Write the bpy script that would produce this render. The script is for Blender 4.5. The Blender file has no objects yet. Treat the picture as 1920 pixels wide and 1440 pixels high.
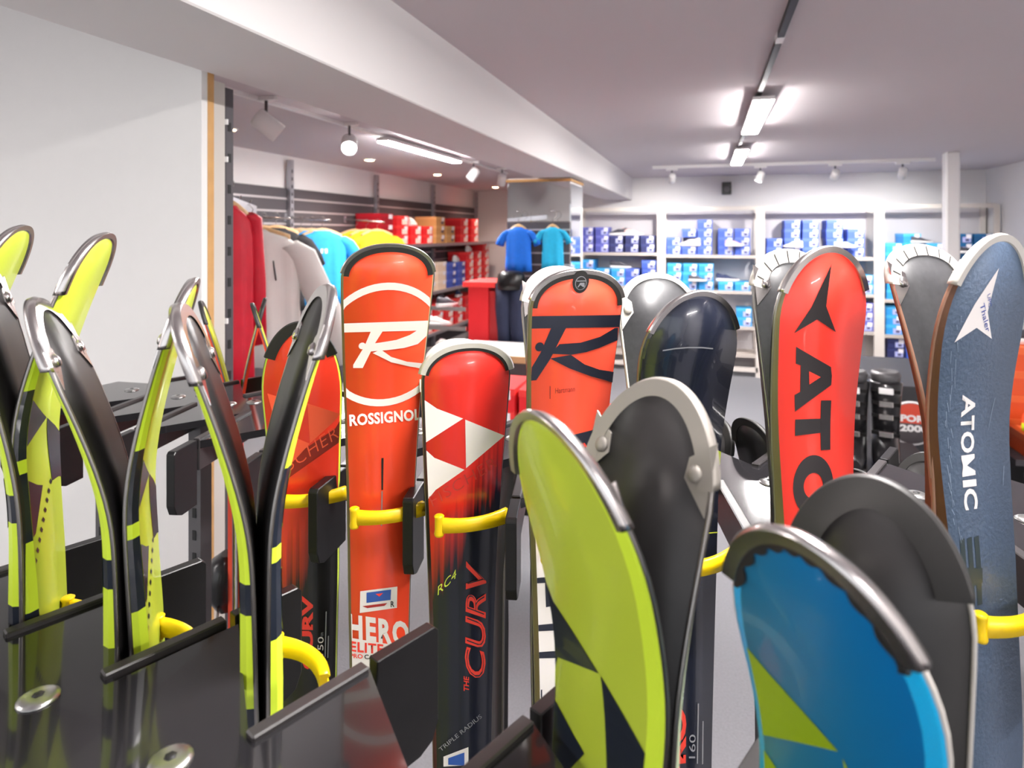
import bpy, bmesh, math, random
from mathutils import Vector, Matrix
random.seed(7)
S = bpy.context.scene
COL = S.collection
# ---------------------------------------------------------------- camera, world, exposure
EYE = 1.68                      # camera height in metres
YAW = math.atan(365/1200)       # the view is turned this much to the left of the room's long axis
cd = bpy.data.cameras.new('camera'); cam = bpy.data.objects.new('camera', cd); COL.objects.link(cam)
cam.location = (0, 0, EYE); cam.rotation_euler = (math.pi/2, 0, YAW)
cd.sensor_width = 36; cd.lens = 36*1200/1920; cd.shift_y = -(720-437)/1920
cd.clip_start = .02
cd.dof.use_dof = True; cd.dof.focus_distance = .76; cd.dof.aperture_fstop = 7.1
S.camera = cam
S.view_settings.view_transform = 'Standard'; S.view_settings.look = 'None'
S.view_settings.gamma = 1; S.view_settings.use_curve_mapping = False
S.view_settings.exposure = -0.12
W = bpy.data.worlds.new('daylight'); S.world = W; W.use_nodes = True
W.node_tree.nodes['Background'].inputs[0].default_value = (.93, .96, 1, 1)
W.node_tree.nodes['Background'].inputs[1].default_value = 1.9
LED = 230.0                      # emission of the ceiling luminaires
# ---------------------------------------------------------------- helpers
CT, ST = math.cos(YAW), math.sin(YAW)
def cw(r, f, z):
    """metres right / ahead of the camera and above eye height -> world"""
    return Vector((r*CT - f*ST, r*ST + f*CT, EYE + z))
def lin(c):
    return tuple(((v/255)/12.92 if v/255 <= .04045 else ((v/255+.055)/1.055)**2.4) for v in c)
MATS = {}
def mat(name, c, rough=.5, metal=0, coat=0, emit=0, noise=0, nscale=60, bump=0, spec=.5):
    if name in MATS: return MATS[name]
    m = bpy.data.materials.new(name); m.use_nodes = True; nt = m.node_tree
    b = nt.nodes['Principled BSDF']; L = lin(c)
    b.inputs['Base Color'].default_value = (*L, 1); b.inputs['Roughness'].default_value = rough
    b.inputs['Metallic'].default_value = metal; b.inputs['Coat Weight'].default_value = coat
    b.inputs['Specular IOR Level'].default_value = spec
    if emit:
        b.inputs['Emission Color'].default_value = (*L, 1); b.inputs['Emission Strength'].default_value = emit
    if noise or bump:
        tc = nt.nodes.new('ShaderNodeTexCoord'); n = nt.nodes.new('ShaderNodeTexNoise')
        n.inputs['Scale'].default_value = nscale; n.inputs['Detail'].default_value = 4
        nt.links.new(tc.outputs['Object'], n.inputs['Vector'])
        if noise:
            mx = nt.nodes.new('ShaderNodeMix'); mx.data_type = 'RGBA'
            mx.inputs[6].default_value = (*[v*(1-noise) for v in L], 1); mx.inputs[7].default_value = (*[min(1, v*(1+noise)) for v in L], 1)
            nt.links.new(n.outputs['Fac'], mx.inputs[0]); nt.links.new(mx.outputs[2], b.inputs['Base Color'])
        if bump:
            bp = nt.nodes.new('ShaderNodeBump'); bp.inputs['Strength'].default_value = bump; bp.inputs['Distance'].default_value = .004
            nt.links.new(n.outputs['Fac'], bp.inputs['Height']); nt.links.new(bp.outputs[0], b.inputs['Normal'])
    MATS[name] = m; return m
def fade_mat(name, c1, c2, s0, k, width, L, streak=.04, rough=.3, coat=.3):
    """top sheet printed in c1 that runs into c2 below a slanted, streaky line (ski coordinates)"""
    m = bpy.data.materials.new(name); m.use_nodes = True; nt = m.node_tree; b = nt.nodes['Principled BSDF']
    b.inputs['Roughness'].default_value = rough; b.inputs['Coat Weight'].default_value = coat
    N = nt.nodes.new; K = nt.links.new
    tc = N('ShaderNodeTexCoord'); sp = N('ShaderNodeSeparateXYZ'); K(tc.outputs['Object'], sp.inputs[0])
    mp = N('ShaderNodeMapping'); mp.inputs['Scale'].default_value = (170, 1, 2.2); K(tc.outputs['Object'], mp.inputs[0])
    no = N('ShaderNodeTexNoise'); no.inputs['Scale'].default_value = 1; no.inputs['Detail'].default_value = 3; K(mp.outputs[0], no.inputs['Vector'])
    def M(op, a, bb):
        n = N('ShaderNodeMath'); n.operation = op
        for i, v in enumerate((a, bb)):
            if hasattr(v, 'links') or hasattr(v, 'is_linked'): K(v, n.inputs[i])
            else: n.inputs[i].default_value = v
        return n.outputs[0]
    s = M('SUBTRACT', L, sp.outputs[2])
    v = M('ADD', M('SUBTRACT', s, s0), M('MULTIPLY', sp.outputs[0], k))
    v = M('ADD', v, M('MULTIPLY', M('SUBTRACT', no.outputs[0], .5), streak*4))
    r = N('ShaderNodeMapRange'); r.inputs['From Min'].default_value = -width/2; r.inputs['From Max'].default_value = width/2
    K(v, r.inputs[0])
    mx = N('ShaderNodeMix'); mx.data_type = 'RGBA'; mx.inputs[6].default_value = (*lin(c1), 1); mx.inputs[7].default_value = (*lin(c2), 1)
    K(r.outputs[0], mx.inputs[0]); K(mx.outputs[2], b.inputs['Base Color'])
    return m
def tag(o, label, cat, group=None, kind=None):
    if label: o['label'] = label
    if cat: o['category'] = cat
    if group: o['group'] = group
    if kind: o['kind'] = kind
    return o
def thing(name, label, cat, loc=(0, 0, 0), rotz=0, group=None):
    o = bpy.data.objects.new(name, None); COL.objects.link(o); o.empty_display_size = .05
    o.location = loc; o.rotation_euler = (0, 0, rotz)
    return tag(o, label, cat, group)
def copy_tree(o, parent=None):
    c = o.copy(); COL.objects.link(c); c.parent = parent
    for ch in list(o.children): copy_tree(ch, c)
    return c
class MB:
    def __init__(s): s.b = bmesh.new()
    def box(s, x0, x1, y0, y1, z0, z1, mi=0):
        v = [s.b.verts.new((x, y, z)) for z in (z0, z1) for y in (y0, y1) for x in (x0, x1)]
        for f in ((0, 2, 3, 1), (4, 5, 7, 6), (0, 1, 5, 4), (2, 6, 7, 3), (0, 4, 6, 2), (1, 3, 7, 5)):
            s.b.faces.new([v[i] for i in f]).material_index = mi
        return s
    def prism(s, pts, z0, z1, mi=0):
        a = [s.b.verts.new((*p, z0)) for p in pts]; c = [s.b.verts.new((*p, z1)) for p in pts]
        s.b.faces.new(a[::-1]).material_index = mi; s.b.faces.new(c).material_index = mi
        for i in range(len(pts)):
            j = (i+1) % len(pts); s.b.faces.new((a[i], a[j], c[j], c[i])).material_index = mi
        return s
    def bar(s, p, q, w, h, up=(0, 0, 1), mi=0):
        p, q = Vector(p), Vector(q); d = (q-p).normalized(); u = Vector(up)
        sd = d.cross(u).normalized(); u = sd.cross(d)
        vs = [s.b.verts.new(e + sd*a*w/2 + u*c*h/2) for e in (p, q) for a, c in ((-1, -1), (1, -1), (1, 1), (-1, 1))]
        for f in ((0, 1, 2, 3), (7, 6, 5, 4), (0, 4, 5, 1), (1, 5, 6, 2), (2, 6, 7, 3), (3, 7, 4, 0)):
            s.b.faces.new([vs[i] for i in f]).material_index = mi
        return s
    def rings(s, rs, cap=True, closed=True, mi=0):
        vs = [[s.b.verts.new(p) for p in r] for r in rs]; n = len(rs[0])
        for a, c in zip(vs, vs[1:]):
            for i in range(n if closed else n-1):
                j = (i+1) % n; f = s.b.faces.new((a[i], a[j], c[j], c[i])); f.material_index = mi; f.smooth = True
        if cap and closed:
            s.b.faces.new(vs[0][::-1]).material_index = mi; s.b.faces.new(vs[-1]).material_index = mi
        return s
    def tube(s, pts, r, n=10, mi=0):
        P = [Vector(p) for p in pts]; R = r if isinstance(r, (list, tuple)) else [r]*len(P); out = []
        for i, p in enumerate(P):
            d = (P[min(i+1, len(P)-1)] - P[max(i-1, 0)]).normalized()
            u = d.cross(Vector((0, 0, 1)) if abs(d.z) < .9 else Vector((0, 1, 0))).normalized(); w = d.cross(u)
            out.append([p + (u*math.cos(t)+w*math.sin(t))*R[i] for t in [2*math.pi*k/n for k in range(n)]])
        return s.rings(out, mi=mi)
    def lathe(s, prof, org=(0, 0, 0), n=20, M=None, mi=0):
        out = []
        for r, z in prof:
            out.append([(M or Matrix()) @ Vector((max(r, 1e-5)*math.cos(2*math.pi*k/n), max(r, 1e-5)*math.sin(2*math.pi*k/n), z)) + Vector(org) for k in range(n)])
        return s.rings(out, mi=mi)
    def build(s, name, mats, parent=None, bevel=0, smooth=False, loc=None):
        bmesh.ops.recalc_face_normals(s.b, faces=s.b.faces)
        if bevel: bmesh.ops.bevel(s.b, geom=list(s.b.edges), offset=bevel, segments=1, affect='EDGES', clamp_overlap=True)
        me = bpy.data.meshes.new(name); s.b.to_mesh(me); s.b.free()
        for m in (mats if isinstance(mats, (list, tuple)) else [mats]): me.materials.append(m)
        if smooth:
            for p in me.polygons: p.use_smooth = True
        o = bpy.data.objects.new(name, me); COL.objects.link(o); o.parent = parent
        if loc: o.location = loc
        return o
def struct(o): o['kind'] = 'structure'; return o
# ---------------------------------------------------------------- materials
m_wall = mat('white_plaster', (226, 224, 223), .8, noise=.02, nscale=9, bump=.06)
m_wallp = mat('partition_paint', (226, 225, 223), .75, noise=.015, nscale=25, bump=.10)
m_ceil = mat('ceiling_paint', (200, 193, 196), .9)
m_beam = mat('beam_paint', (222, 219, 218), .8)
m_floor = mat('grey_carpet', (128, 128, 133), .95, noise=.18, nscale=120, bump=.5)
m_post = mat('cream_metal', (214, 207, 200), .45)
m_shelf = mat('shelf_board', (190, 180, 172), .5)
m_back = mat('shelf_back', (205, 201, 204), .8)
m_black = mat('black_plastic', (20, 19, 20), .34, noise=.25, nscale=35, spec=.35)
m_gloss = mat('glossy_black_sheet', (30, 29, 31), .09, coat=.3, noise=.15, nscale=25)
m_lip = mat('worn_black_edge', (44, 41, 42), .38, noise=.3, nscale=50)
m_bore = mat('near_black', (12, 12, 13), .6)
m_chrome = mat('brushed_chrome', (205, 200, 198), .26, metal=1)
m_steel = mat('steel_edge', (150, 146, 143), .35, metal=1)
m_screw = mat('zinc_screw', (190, 190, 188), .3, metal=1)
m_alu = mat('aluminium', (178, 178, 184), .4, metal=.8)
m_grey = mat('grey_steel', (92, 90, 92), .45, metal=.4)
m_slat = mat('anthracite_slatwall', (74, 70, 74), .55)
m_slatgap = mat('aluminium_groove', (196, 190, 190), .4, metal=.5)
m_yel = mat('yellow_plastic', (246, 205, 10), .35)
m_wood = mat('beech_wood', (214, 176, 128), .5, noise=.12, nscale=18)
m_edgewood = mat('raw_timber_edge', (196, 152, 96), .7, noise=.3, nscale=14)
m_board = mat('pale_board', (196, 191, 184), .75)
m_satin = mat('satin_grey_metal', (150, 145, 138), .55, metal=.6)
m_white = mat('white_plastic', (236, 234, 233), .4)
m_base = mat('ski_base', (34, 32, 32), .45, noise=.22, nscale=90)
m_led = mat('led_diffuser', (255, 250, 248), .5, emit=LED)
m_warm = mat('warm_downlight', (255, 214, 160), .5, emit=40)
m_spot = mat('spot_lens', (255, 250, 246), .5, emit=120)
m_off = mat('spot_lens_off', (215, 213, 213), .3)
m_mirror = mat('mirror', (225, 228, 230), .02, metal=1)
m_track = mat('black_track', (22, 20, 21), .5)
# ---------------------------------------------------------------- the room
def wallbox(name, x0, x1, y0, y1, z0, z1, m=None):
    return struct(MB().box(x0, x1, y0, y1, z0, z1).build(name, m or m_wall))
XR, YB, ZC, ZB = 2.98, 8.36, 2.39, 2.107
struct(MB().box(-3.9, XR+.1, -2.4, 10.4, -.1, 0).build('floor', m_floor))
struct(MB().box(-.92, XR+.1, -2.4, YB+.1, ZC, ZC+.12).build('ceiling', m_ceil))
struct(MB().box(-3.9, -1.272, -2.4, 10.4, ZC, ZC+.12).build('ceiling_side_room', m_ceil))
struct(MB().box(-1.272, -.92, -2.4, YB+.02, ZB, ZC+.12).build('beam', m_beam, bevel=.004))
wallbox('wall_back', -1.6, XR+.1, YB, YB+.12, 0, ZC)
wallbox('wall_side', -1.72, -1.6, YB, 10.2, 0, ZC)
wallbox('wall_back_side_room', -3.9, -1.6, 10.2, 10.32, 0, ZC)
wallbox('wall_right', XR, XR+.12, -2.4, YB+.1, 0, ZC)
wallbox('wall_left', -3.82, -3.7, -2.4, 10.2, 0, ZC)
# shop front behind the camera: a wall with a wide window opening
w = MB(); w.box(-3.9, XR+.1, -2.42, -2.3, 0, .5); w.box(-3.9, XR+.1, -2.42, -2.3, 2.3, ZC+.1)
w.box(-3.9, -2.6, -2.42, -2.3, .5, 2.3); w.box(2.5, XR+.1, -2.42, -2.3, .5, 2.3)
struct(w.build('wall_front', m_wall))
w = MB()
for x in (-2.6, -.93, .77, 2.44): w.box(x, x+.06, -2.40, -2.33, .5, 2.3)
w.box(-2.6, 2.5, -2.40, -2.33, .5, .56); w.box(-2.6, 2.5, -2.40, -2.33, 2.24, 2.3)
struct(w.build('window_1', m_grey))
# partition that faces the camera, its raw timber edge, pale board and perforated upright
struct(MB().box(-3.7, -1.296, 1.4, 1.421, 0, ZC).build('wall_partition', m_wallp))
struct(MB().box(-1.40, -1.294, 1.421, 1.443, 0, 2.13).build('trim_1', m_edgewood))
struct(MB().box(-1.40, -1.296, 1.443, 1.487, 0, 2.10).build('trim_2', m_board))
t = thing('slotted_upright', 'dark perforated steel upright at the free end of the white partition', 'upright', (-1.30, 1.50, 0))
w = MB(); w.box(-.022, .004, -.010, .020, 0, 2.09); w.build('post', m_slat, t)
w = MB()
for i in range(12): w.box(.0035, .0052, -.002, .010, 1.0+i*.088, 1.025+i*.088)
w.build('slots', m_bore, t)
for i in range(3): MB().box(-.012, .012, -.014, -.009, 1.985-i*.105-(.35 if i == 2 else 0), 2.0-i*.105-(.35 if i == 2 else 0)).build('clip', m_white, t)
# round white support pole in front of the shelves
o = MB().box(2.0, 2.11, 6.45, 6.56, 0, ZC).build('column', m_white, bevel=.012); struct(o)
# mirrored pillar under the beam
struct(MB().box(-1.50, -1.0, 4.82, 5.30, 0, ZB).build('pillar', m_beam))
t = thing('mirror_panel', 'mirror cladding on upper half of the pillar under the beam', 'mirror', (-1.25, 4.815, 0))
MB().box(-.25, .25, -.006, .004, 1.77, 2.075).build('front_glass', m_mirror, t)
MB().box(.2505, .256, .01, .485, 1.2, 2.06).build('side_glass', m_mirror, t)
MB().box(-.262, .262, -.016, .5, 2.078, 2.098).build('timber_band', m_edgewood, t)
t = thing('slatwall', 'dark slatted panel on the pillar, two blue shirts hanging from it', 'slatwall', (-1.25, 4.80, 0))
MB().box(-.25, .25, 0, .012, .9, 1.765).build('panel', m_slat, t)
w = MB()
for i in range(7): w.box(-.25, .25, -.003, .001, 1.70-i*.09, 1.712-i*.09)
w.build('groove_rails', m_slatgap, t)
# ---------------------------------------------------------------- skis
def bend(q): return ((q+math.sqrt(q*q+.03))/2)**1.3
class Ski:
    """One ski standing on its tail. Local x runs across it, -y is the direction its top sheet faces, z is up."""
    def __init__(k, name, label, group, r, f, phi, zt, C, h0, lw, ln, cut, R, p, top, side, base=None, edge=None, dn=.004, thick=1.0, dark=None, waist=.033, bev=.0026, gx=0):
        k.zt, k.C, k.h0, k.lw, k.ln, k.cut, k.R, k.p, k.dn, k.thick, k.waist, k.bev, k.gx = zt, C, h0, lw, ln, cut, R, p, dn, thick, waist, bev, gx
        phi = math.radians(phi); k.L = EYE + zt - .06
        loc = cw(r, f, 0); loc.z = .06
        k.root = thing('ski', label, 'ski', loc, math.atan2(math.sin(phi), -math.cos(phi)) + YAW, group)
        ss = [.0006, .002, .004, .007, .011, .016, .022, .029, .037, .046, .056, .067, .08, .095]
        ss += [.11+.012*i for i in range(24)] + [.42+.04*i for i in range(6)]
        while ss[-1] < k.L-.1: ss.append(ss[-1]+.08)
        ss.append(k.L); k.ss = ss
        k.body(top, side, dark); k.bottom(base or m_base, edge or m_steel)
    def hw(k, s):
        q = min(max(s, 0)/k.R, 1); pr = (1-(1-q)**k.p)**(1/k.p) if q < 1 else 1
        h = pr*(k.waist + (k.h0-k.waist)*math.exp(-(max(s-.04, 0)/.3)**1.3))
        if s > .75: h += .012*((s-.75)/(k.L-.75))**2
        return h
    def t(k, s): return k.thick*(.0055 + .0075*min(1, s/.3))
    def surf(k, lat, s, n):
        g = max(k.zt-s, -.45)+.35
        return (lat + k.lw*g, -(k.C*bend(1-s/k.cut) + k.ln*g + k.dn + n), k.L-s)
    def topw(k, s): h = k.hw(s); return h - k.bev*min(1, h/.03)
    def body(k, top, side, dark):
        w = MB(); rows = []
        for s in k.ss:
            h, t, b = k.hw(s), k.t(s), .0022
            a = h-.0015*min(1, h/.03); c = k.topw(s)
            rows.append([w.b.verts.new(k.surf(x, s, n)) for x, n in ((-h, b), (-a, t*.62), (-c, t), (c, t), (a, t*.62), (h, b))])
        for i, (A, B) in enumerate(zip(rows, rows[1:])):
            s = (k.ss[i]+k.ss[i+1])/2
            for j in range(6):
                f = w.b.faces.new((A[j], A[(j+1) % 6], B[(j+1) % 6], B[j])); f.smooth = j in (2, 5)
                f.material_index = 0 if j == 2 else 1
                if dark and j != 2:
                    for lo, hi in dark[0 if j < 2 else 1]:
                        if lo < s < hi: f.material_index = 2
        w.b.faces.new(rows[-1])
        w.build('body', [top, side] + ([m_navyband] if dark else []), k.root)
    def bottom(k, mb, me):
        w, e = MB(), MB(); rows, L_, R_ = [], [], []
        for s in k.ss:
            h = k.hw(s); i = h-.0018*min(1, h/.03)
            rows.append([w.b.verts.new(k.surf(x, s, n)) for x, n in ((-i, .0022), (-i, 0), (i, 0), (i, .0022))])
            for l, sg in ((L_, -1), (R_, 1)):
                l.append([e.b.verts.new(k.surf(sg*x, s, n)) for x, n in ((i, .0030), (i, -.0002), (h+.0003, -.0002), (h+.0003, .0030))])
        for rr, q, close in ((rows, w, 3), (L_, e, 4), (R_, e, 4)):
            for A, B in zip(rr, rr[1:]):
                for j in range(close):
                    f = q.b.faces.new((A[j], A[(j+1) % 4], B[(j+1) % 4], B[j])); f.smooth = True
        w.build('base', mb, k.root); e.build('steel_edge', me, k.root)
    def outline(k, send, n=26):
        sv = [send*(1-i/n)**2 for i in range(n)] + [send*.0004]
        pts = [(-k.hw(s), s) for s in sv]; pts += [(-x, s) for x, s in pts[::-1]]
        out = []
        for i, (x, s) in enumerate(pts):
            a, b = pts[max(i-1, 0)], pts[min(i+1, len(pts)-1)]; d = Vector((b[0]-a[0], b[1]-a[1])).normalized()
            out.append(((x, s), (-d.y, d.x)))
        if out[len(out)//4][1][0]*out[len(out)//4][0][0] > 0: out = [(p, (-n_[0], -n_[1])) for p, n_ in out]
        return out
    def cap(k, send, mats, wt=.007, wb=.008, out=.0022, lift=.0014, name='tip_protector', seams=0, flare=0):
        w = MB(); rows = []; ol = k.outline(send); N = len(ol)
        for i, ((x, s), (nx, ns)) in enumerate(ol):
            fl = 1 + flare*abs(2*i/(N-1)-1)**4
            prof = ((wb*fl, -lift), (-out*.55, -lift), (-out, k.t(s)*.5), (-out*.55, k.t(s)+lift), (wt*fl, k.t(s)+lift))
            rr = []
            for q, n in prof:
                X = x+nx*q
                if x*X < 0: X = 0
                rr.append(w.b.verts.new(k.surf(X, max(s+ns*q, -.01), n)))
            rows.append(rr)
        for i, (A, B) in enumerate(zip(rows, rows[1:])):
            sm = seams and i % seams == 0
            for j in range(5):
                f = w.b.faces.new((A[j], A[(j+1) % 5], B[(j+1) % 5], B[j])); f.smooth = j in (1, 2)
                f.material_index = 0
        w.b.faces.new(rows[0]); w.b.faces.new(rows[-1][::-1])
        o = w.build(name, mats, k.root)
        if seams:
            w = MB()
            for i in range(seams, N-1, seams):
                (x, s), (nx, ns) = ol[i]; (x2, s2), _ = ol[i-1]; d = Vector((x2-x, s2-s)).normalized()*.0005
                w.b.faces.new([w.b.verts.new(k.surf(x+nx*q+d.x*e, s+ns*q+d.y*e, -lift-.0004)) for q, e in ((0, -1), (0, 1), (wb, 1), (wb, -1))])
            w.build('seam', m_bore, o)
        return o
    def inlay(k, send, a, b, m, scallop=0, name='rubber_inlay'):
        w = MB(); rows = []; ol = k.outline(send); N = len(ol)
        for i, ((x, s), (nx, ns)) in enumerate(ol):
            bb = b + (scallop*abs(math.sin(i*.55)) if scallop else 0)
            e = [k.surf((x+nx*q) if (x+nx*q)*x >= 0 else 0, s+ns*q, k.t(s)+.0016+n) for q, n in ((a, -.0035), (a, 0), (bb, 0), (bb, -.0035))]
            rows.append([w.b.verts.new(v) for v in e])
        for A, B in zip(rows, rows[1:]):
            for j in range(4): w.b.faces.new((A[j], A[(j+1) % 4], B[(j+1) % 4], B[j]))
        w.b.faces.new(rows[0]); w.b.faces.new(rows[-1][::-1])
        w.build(name, m, k.root)
    def rivets(k, s=.05, inset=.013, m=None):
        for sg in (-1, 1):
            x = sg*(k.hw(s)-inset); w = MB(); h = k.hw(s)*sg
            pts = [(x-.006*sg, s-.008), (h, s-.02), (h, s+.022), (x-.002*sg, s+.009), (x-.007*sg, s+.004)]
            a = [w.b.verts.new(k.surf(*p, -.0012)) for p in pts]; b = [w.b.verts.new(k.surf(*p, -.0002)) for p in pts]
            w.b.faces.new(a); w.b.faces.new(b[::-1])
            for i in range(5): w.b.faces.new((a[i], a[(i+1) % 5], b[(i+1) % 5], b[i]))
            lug = w.build('rivet_tab', m or m_chrome, k.root)
            w = MB(); rs = []
            for rr, n in ((.0052, -.001), (.005, -.0028), (.0034, -.0042), (.0005, -.0047)):
                rs.append([k.surf(x+rr*math.cos(q), s+rr*math.sin(q), n) for q in [2*math.pi*i/12 for i in range(12)]])
            w.rings(rs).build('rivet', m or m_chrome, lug)
    # ---- printed graphics: flat shapes in (across, down) millimetres laid on the curved top sheet
    def lay(k, b, name, m, lift, clip):
        g = list(b.verts)+list(b.edges)+list(b.faces)
        s0, s1 = min(v.co.y for v in b.verts), max(v.co.y for v in b.verts)
        i = math.ceil(s0/.01)
        while i*.01+.00337 < s1 and s0 < k.cut+.02:
            bmesh.ops.bisect_plane(b, geom=list(b.verts)+list(b.edges)+list(b.faces), dist=1e-7, plane_co=(0, i*.01+.00337, 0), plane_no=(0, 1, 0)); i += 1
        for v in b.verts:
            x, s = v.co.x + k.gx, v.co.y
            if clip: h = k.topw(s)+.0002; x = max(-h, min(h, x))
            v.co = k.surf(x, s, k.t(s)+lift)
        bmesh.ops.recalc_face_normals(b, faces=b.faces)
        me = bpy.data.meshes.new(name); b.to_mesh(me); b.free(); me.materials.append(m)
        o = bpy.data.objects.new(name, me); COL.objects.link(o); o.parent = k.root; return o
    def poly(k, polys, m, name='graphic', lift=.0005, clip=True):
        b = bmesh.new()
        for pts in polys:
            f = b.faces.new([b.verts.new((x/1000, s/1000, 0)) for x, s in pts])
        bmesh.ops.triangulate(b, faces=b.faces)
        return k.lay(b, name, m, lift, clip)
    def strip(k, A, B, m, name='graphic', lift=.0005):
        b = bmesh.new(); va = [b.verts.new((x/1000, s/1000, 0)) for x, s in A]; vb = [b.verts.new((x/1000, s/1000, 0)) for x, s in B]
        for i in range(len(A)-1): b.faces.new((va[i], va[i+1], vb[i+1], vb[i]))
        return k.lay(b, name, m, lift, True)
    def text(k, txt, o, r, t, m, bold=.02, lift=.0006, name='lettering', space=1.0, shear=0, parent=None):
        b = text_mesh(txt, bold, space, shear)
        xs = [v.co.x for v in b.verts]; ys = [v.co.y for v in b.verts]
        x0, x1, y1 = min(xs), max(xs), max(ys); y0 = min(0, min(ys)) if txt.isupper() is False and any(c in txt for c in 'gpqy') else min(ys)
        O, U, T = Vector(o)/1000, (Vector(r)-Vector(o))/1000, (Vector(t)-Vector(o))/1000
        for v in b.verts:
            p = O + U*((v.co.x-x0)/(x1-x0)) + T*((v.co.y-y0)/(y1-y0)); v.co = (p.x, p.y, 0)
        return k.lay(b, name, m, lift, True)
    def binding(k, s0, m, stripe):
        n0 = k.t(s0)
        w = MB(); rs = []
        for s, hwid, ht in ((s0, .018, .014), (s0+.015, .03, .034), (s0+.05, .036, .046), (s0+.09, .034, .04), (s0+.12, .024, .022)):
            rs.append([k.surf(x*hwid, s, n0+y*ht) for x, y in ((-1, 0), (-1, .6), (-.6, 1), (.6, 1), (1, .6), (1, 0))])
        o = w.rings(rs).build('binding', m, k.root)
        w = MB()
        for x in (-.012, .012): w.rings([[k.surf(x+a*.002, s, n0+h+b*.002) for a, b in ((-1, 0), (1, 0), (1, 1), (-1, 1))] for s, h in ((s0+.02, .037), (s0+.05, .0465), (s0+.09, .0405))])
        w.build('stripe', stripe, o)
        w = MB(); w.tube([k.surf(.03, s0+.1, n0+.02), k.surf(.046, s0+.12, n0+.02), k.surf(.048, s0+.2, n0+.03)], .003, 8)
        w.tube([k.surf(-.03, s0+.1, n0+.02), k.surf(-.046, s0+.12, n0+.02), k.surf(-.048, s0+.2, n0+.03)], .003, 8)
        w.build('brake_arm', m_steel, o)
def text_mesh(txt, bold=.02, space=1.0, shear=0):
    c = bpy.data.curves.new('t', 'FONT'); c.body = txt; c.offset = bold; c.space_character = space; c.shear = shear; c.resolution_u = 3
    o = bpy.data.objects.new('t', c); me = bpy.data.meshes.new_from_object(o)
    b = bmesh.new(); b.from_mesh(me); bpy.data.objects.remove(o); bpy.data.curves.remove(c); bpy.data.meshes.remove(me)
    return b
def ring_pts(cx, cy, rx, ry, n=28, a0=0, a1=2*math.pi): return [(cx+rx*math.cos(a0+(a1-a0)*i/n), cy+ry*math.sin(a0+(a1-a0)*i/n)) for i in range(n + (a1-a0 < 6.2))]
m_navyband = mat('ski_navy_print', (30, 36, 48), .3, coat=.3)
red = (240, 62, 40); c_or = (250, 78, 46)
m_whp = mat('white_print', (240, 233, 230), .35); m_nvp = mat('navy_print', (34, 38, 52), .35)
m_blp = mat('black_print', (40, 36, 37), .4); m_rdp = mat('red_print', (246, 66, 50), .35); m_orp = mat('orange_print', (255, 100, 66), .35)
m_gyp = mat('grey_print', (150, 150, 156), .4); m_ylp = mat('lime_print', (204, 220, 70), .35); m_blue = mat('blue_print', (52, 92, 176), .35)
m_red = mat('orange_red_topsheet', c_or, .3, coat=.3); m_red2 = mat('salmon_red_topsheet', (253, 88, 62), .32, coat=.3); m_red3 = mat('bright_red_topsheet', (250, 62, 48), .32, coat=.2)
m_nav = mat('navy_topsheet', (32, 36, 50), .22, coat=.5); m_weave = mat('slate_blue_topsheet', (76, 92, 114), .42, noise=.22, nscale=260, bump=.25)
m_lime = mat('lime_topsheet', (190, 208, 64), .3, coat=.3); m_limeside = mat('bright_lime_sidewall', (212, 238, 60), .4)
m_dside = mat('dark_sidewall', (44, 40, 40), .4); m_gold = mat('golden_grey_sidewall', (128, 118, 84), .4); m_brown = mat('brown_sidewall', (92, 54, 30), .5, noise=.3, nscale=40)
m_rosy = mat('rosy_edge', (146, 108, 88), .45)
m_pale = mat('pale_green_sidewall', (196, 212, 176), .4); m_rub = mat('black_rubber', (38, 37, 36), .5); m_whcap = mat('white_cap', (198, 193, 186), .4)
m_cyan = mat('cyan_sidewall', (0, 176, 232), .4); m_basesh = mat('shiny_ski_base', (66, 66, 68), .38, noise=.3, nscale=160)
FAR, NEAR, THIRD = 'skis in the row facing the camera', 'skis seen edge-on in the near row', 'skis on the far side of the rear rack'
# --- facing row, from the camera-left end
k = Ski('ski', 'red ski fading to black with orange triangles, behind edge-on yellow skis', FAR, -.273, .850, 163, -.111, .064, .0505, -.028, .008, .27, .10, 2.0,
        fade_mat('red_black_fade_a', (238, 62, 40), (26, 25, 24), .30, 1.5, .09, EYE-.111-.06), m_limeside, dn=-.006)
k.cap(.042, m_rub, .011, .008, out=.003)
k.poly([[(5.3, 105.7), (47.9, 124.1), (6.8, 160.9)], [(-15.3, 148.3), (6.8, 160.9), (-20.7, 190.5)], [(-41.6, 88.3), (2.1, 107.6), (-31.6, 143)]], m_orp, 'triangle_emblem')
k.poly([[(-32, 188), (60, 130), (60, 152), (-30, 212)]], mat('dark_red_print', (150, 40, 28), .35), 'dark_band', lift=.0003)
k.text('FISCHER', (-36, 207), (43.3, 155.7), (-40, 190), m_orp, bold=-.012, space=1.1)
k.text('CURV', (5.6, 465.4), (5.6, 368.6), (-8.4, 462.6), m_rdp, bold=.05)
k.text('150', (18.4, 449.6), (19.1, 425.1), (11, 448.2), m_whp, bold=0)
k.text('cm', (18.4, 424), (18.8, 419), (15.4, 424), m_gyp, bold=0)
k.poly([[(20.2, 452), (21.6, 452), (23, 392), (21.6, 392)], [(23.6, 454), (25, 454), (25.8, 425), (24.4, 425)]], m_gyp, 'fine_print')
k.poly([[(13.7, 454.3), (19.1, 454.8), (19.1, 462), (13.7, 462)], [(13.7, 474), (19.1, 474), (19.1, 483.6), (13.7, 483.6)]], m_rdp, 'flag_print')
k.poly([[(13.7, 462), (19.1, 462), (19.1, 474), (13.7, 474)]], m_whp, 'flag_print')
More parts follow.
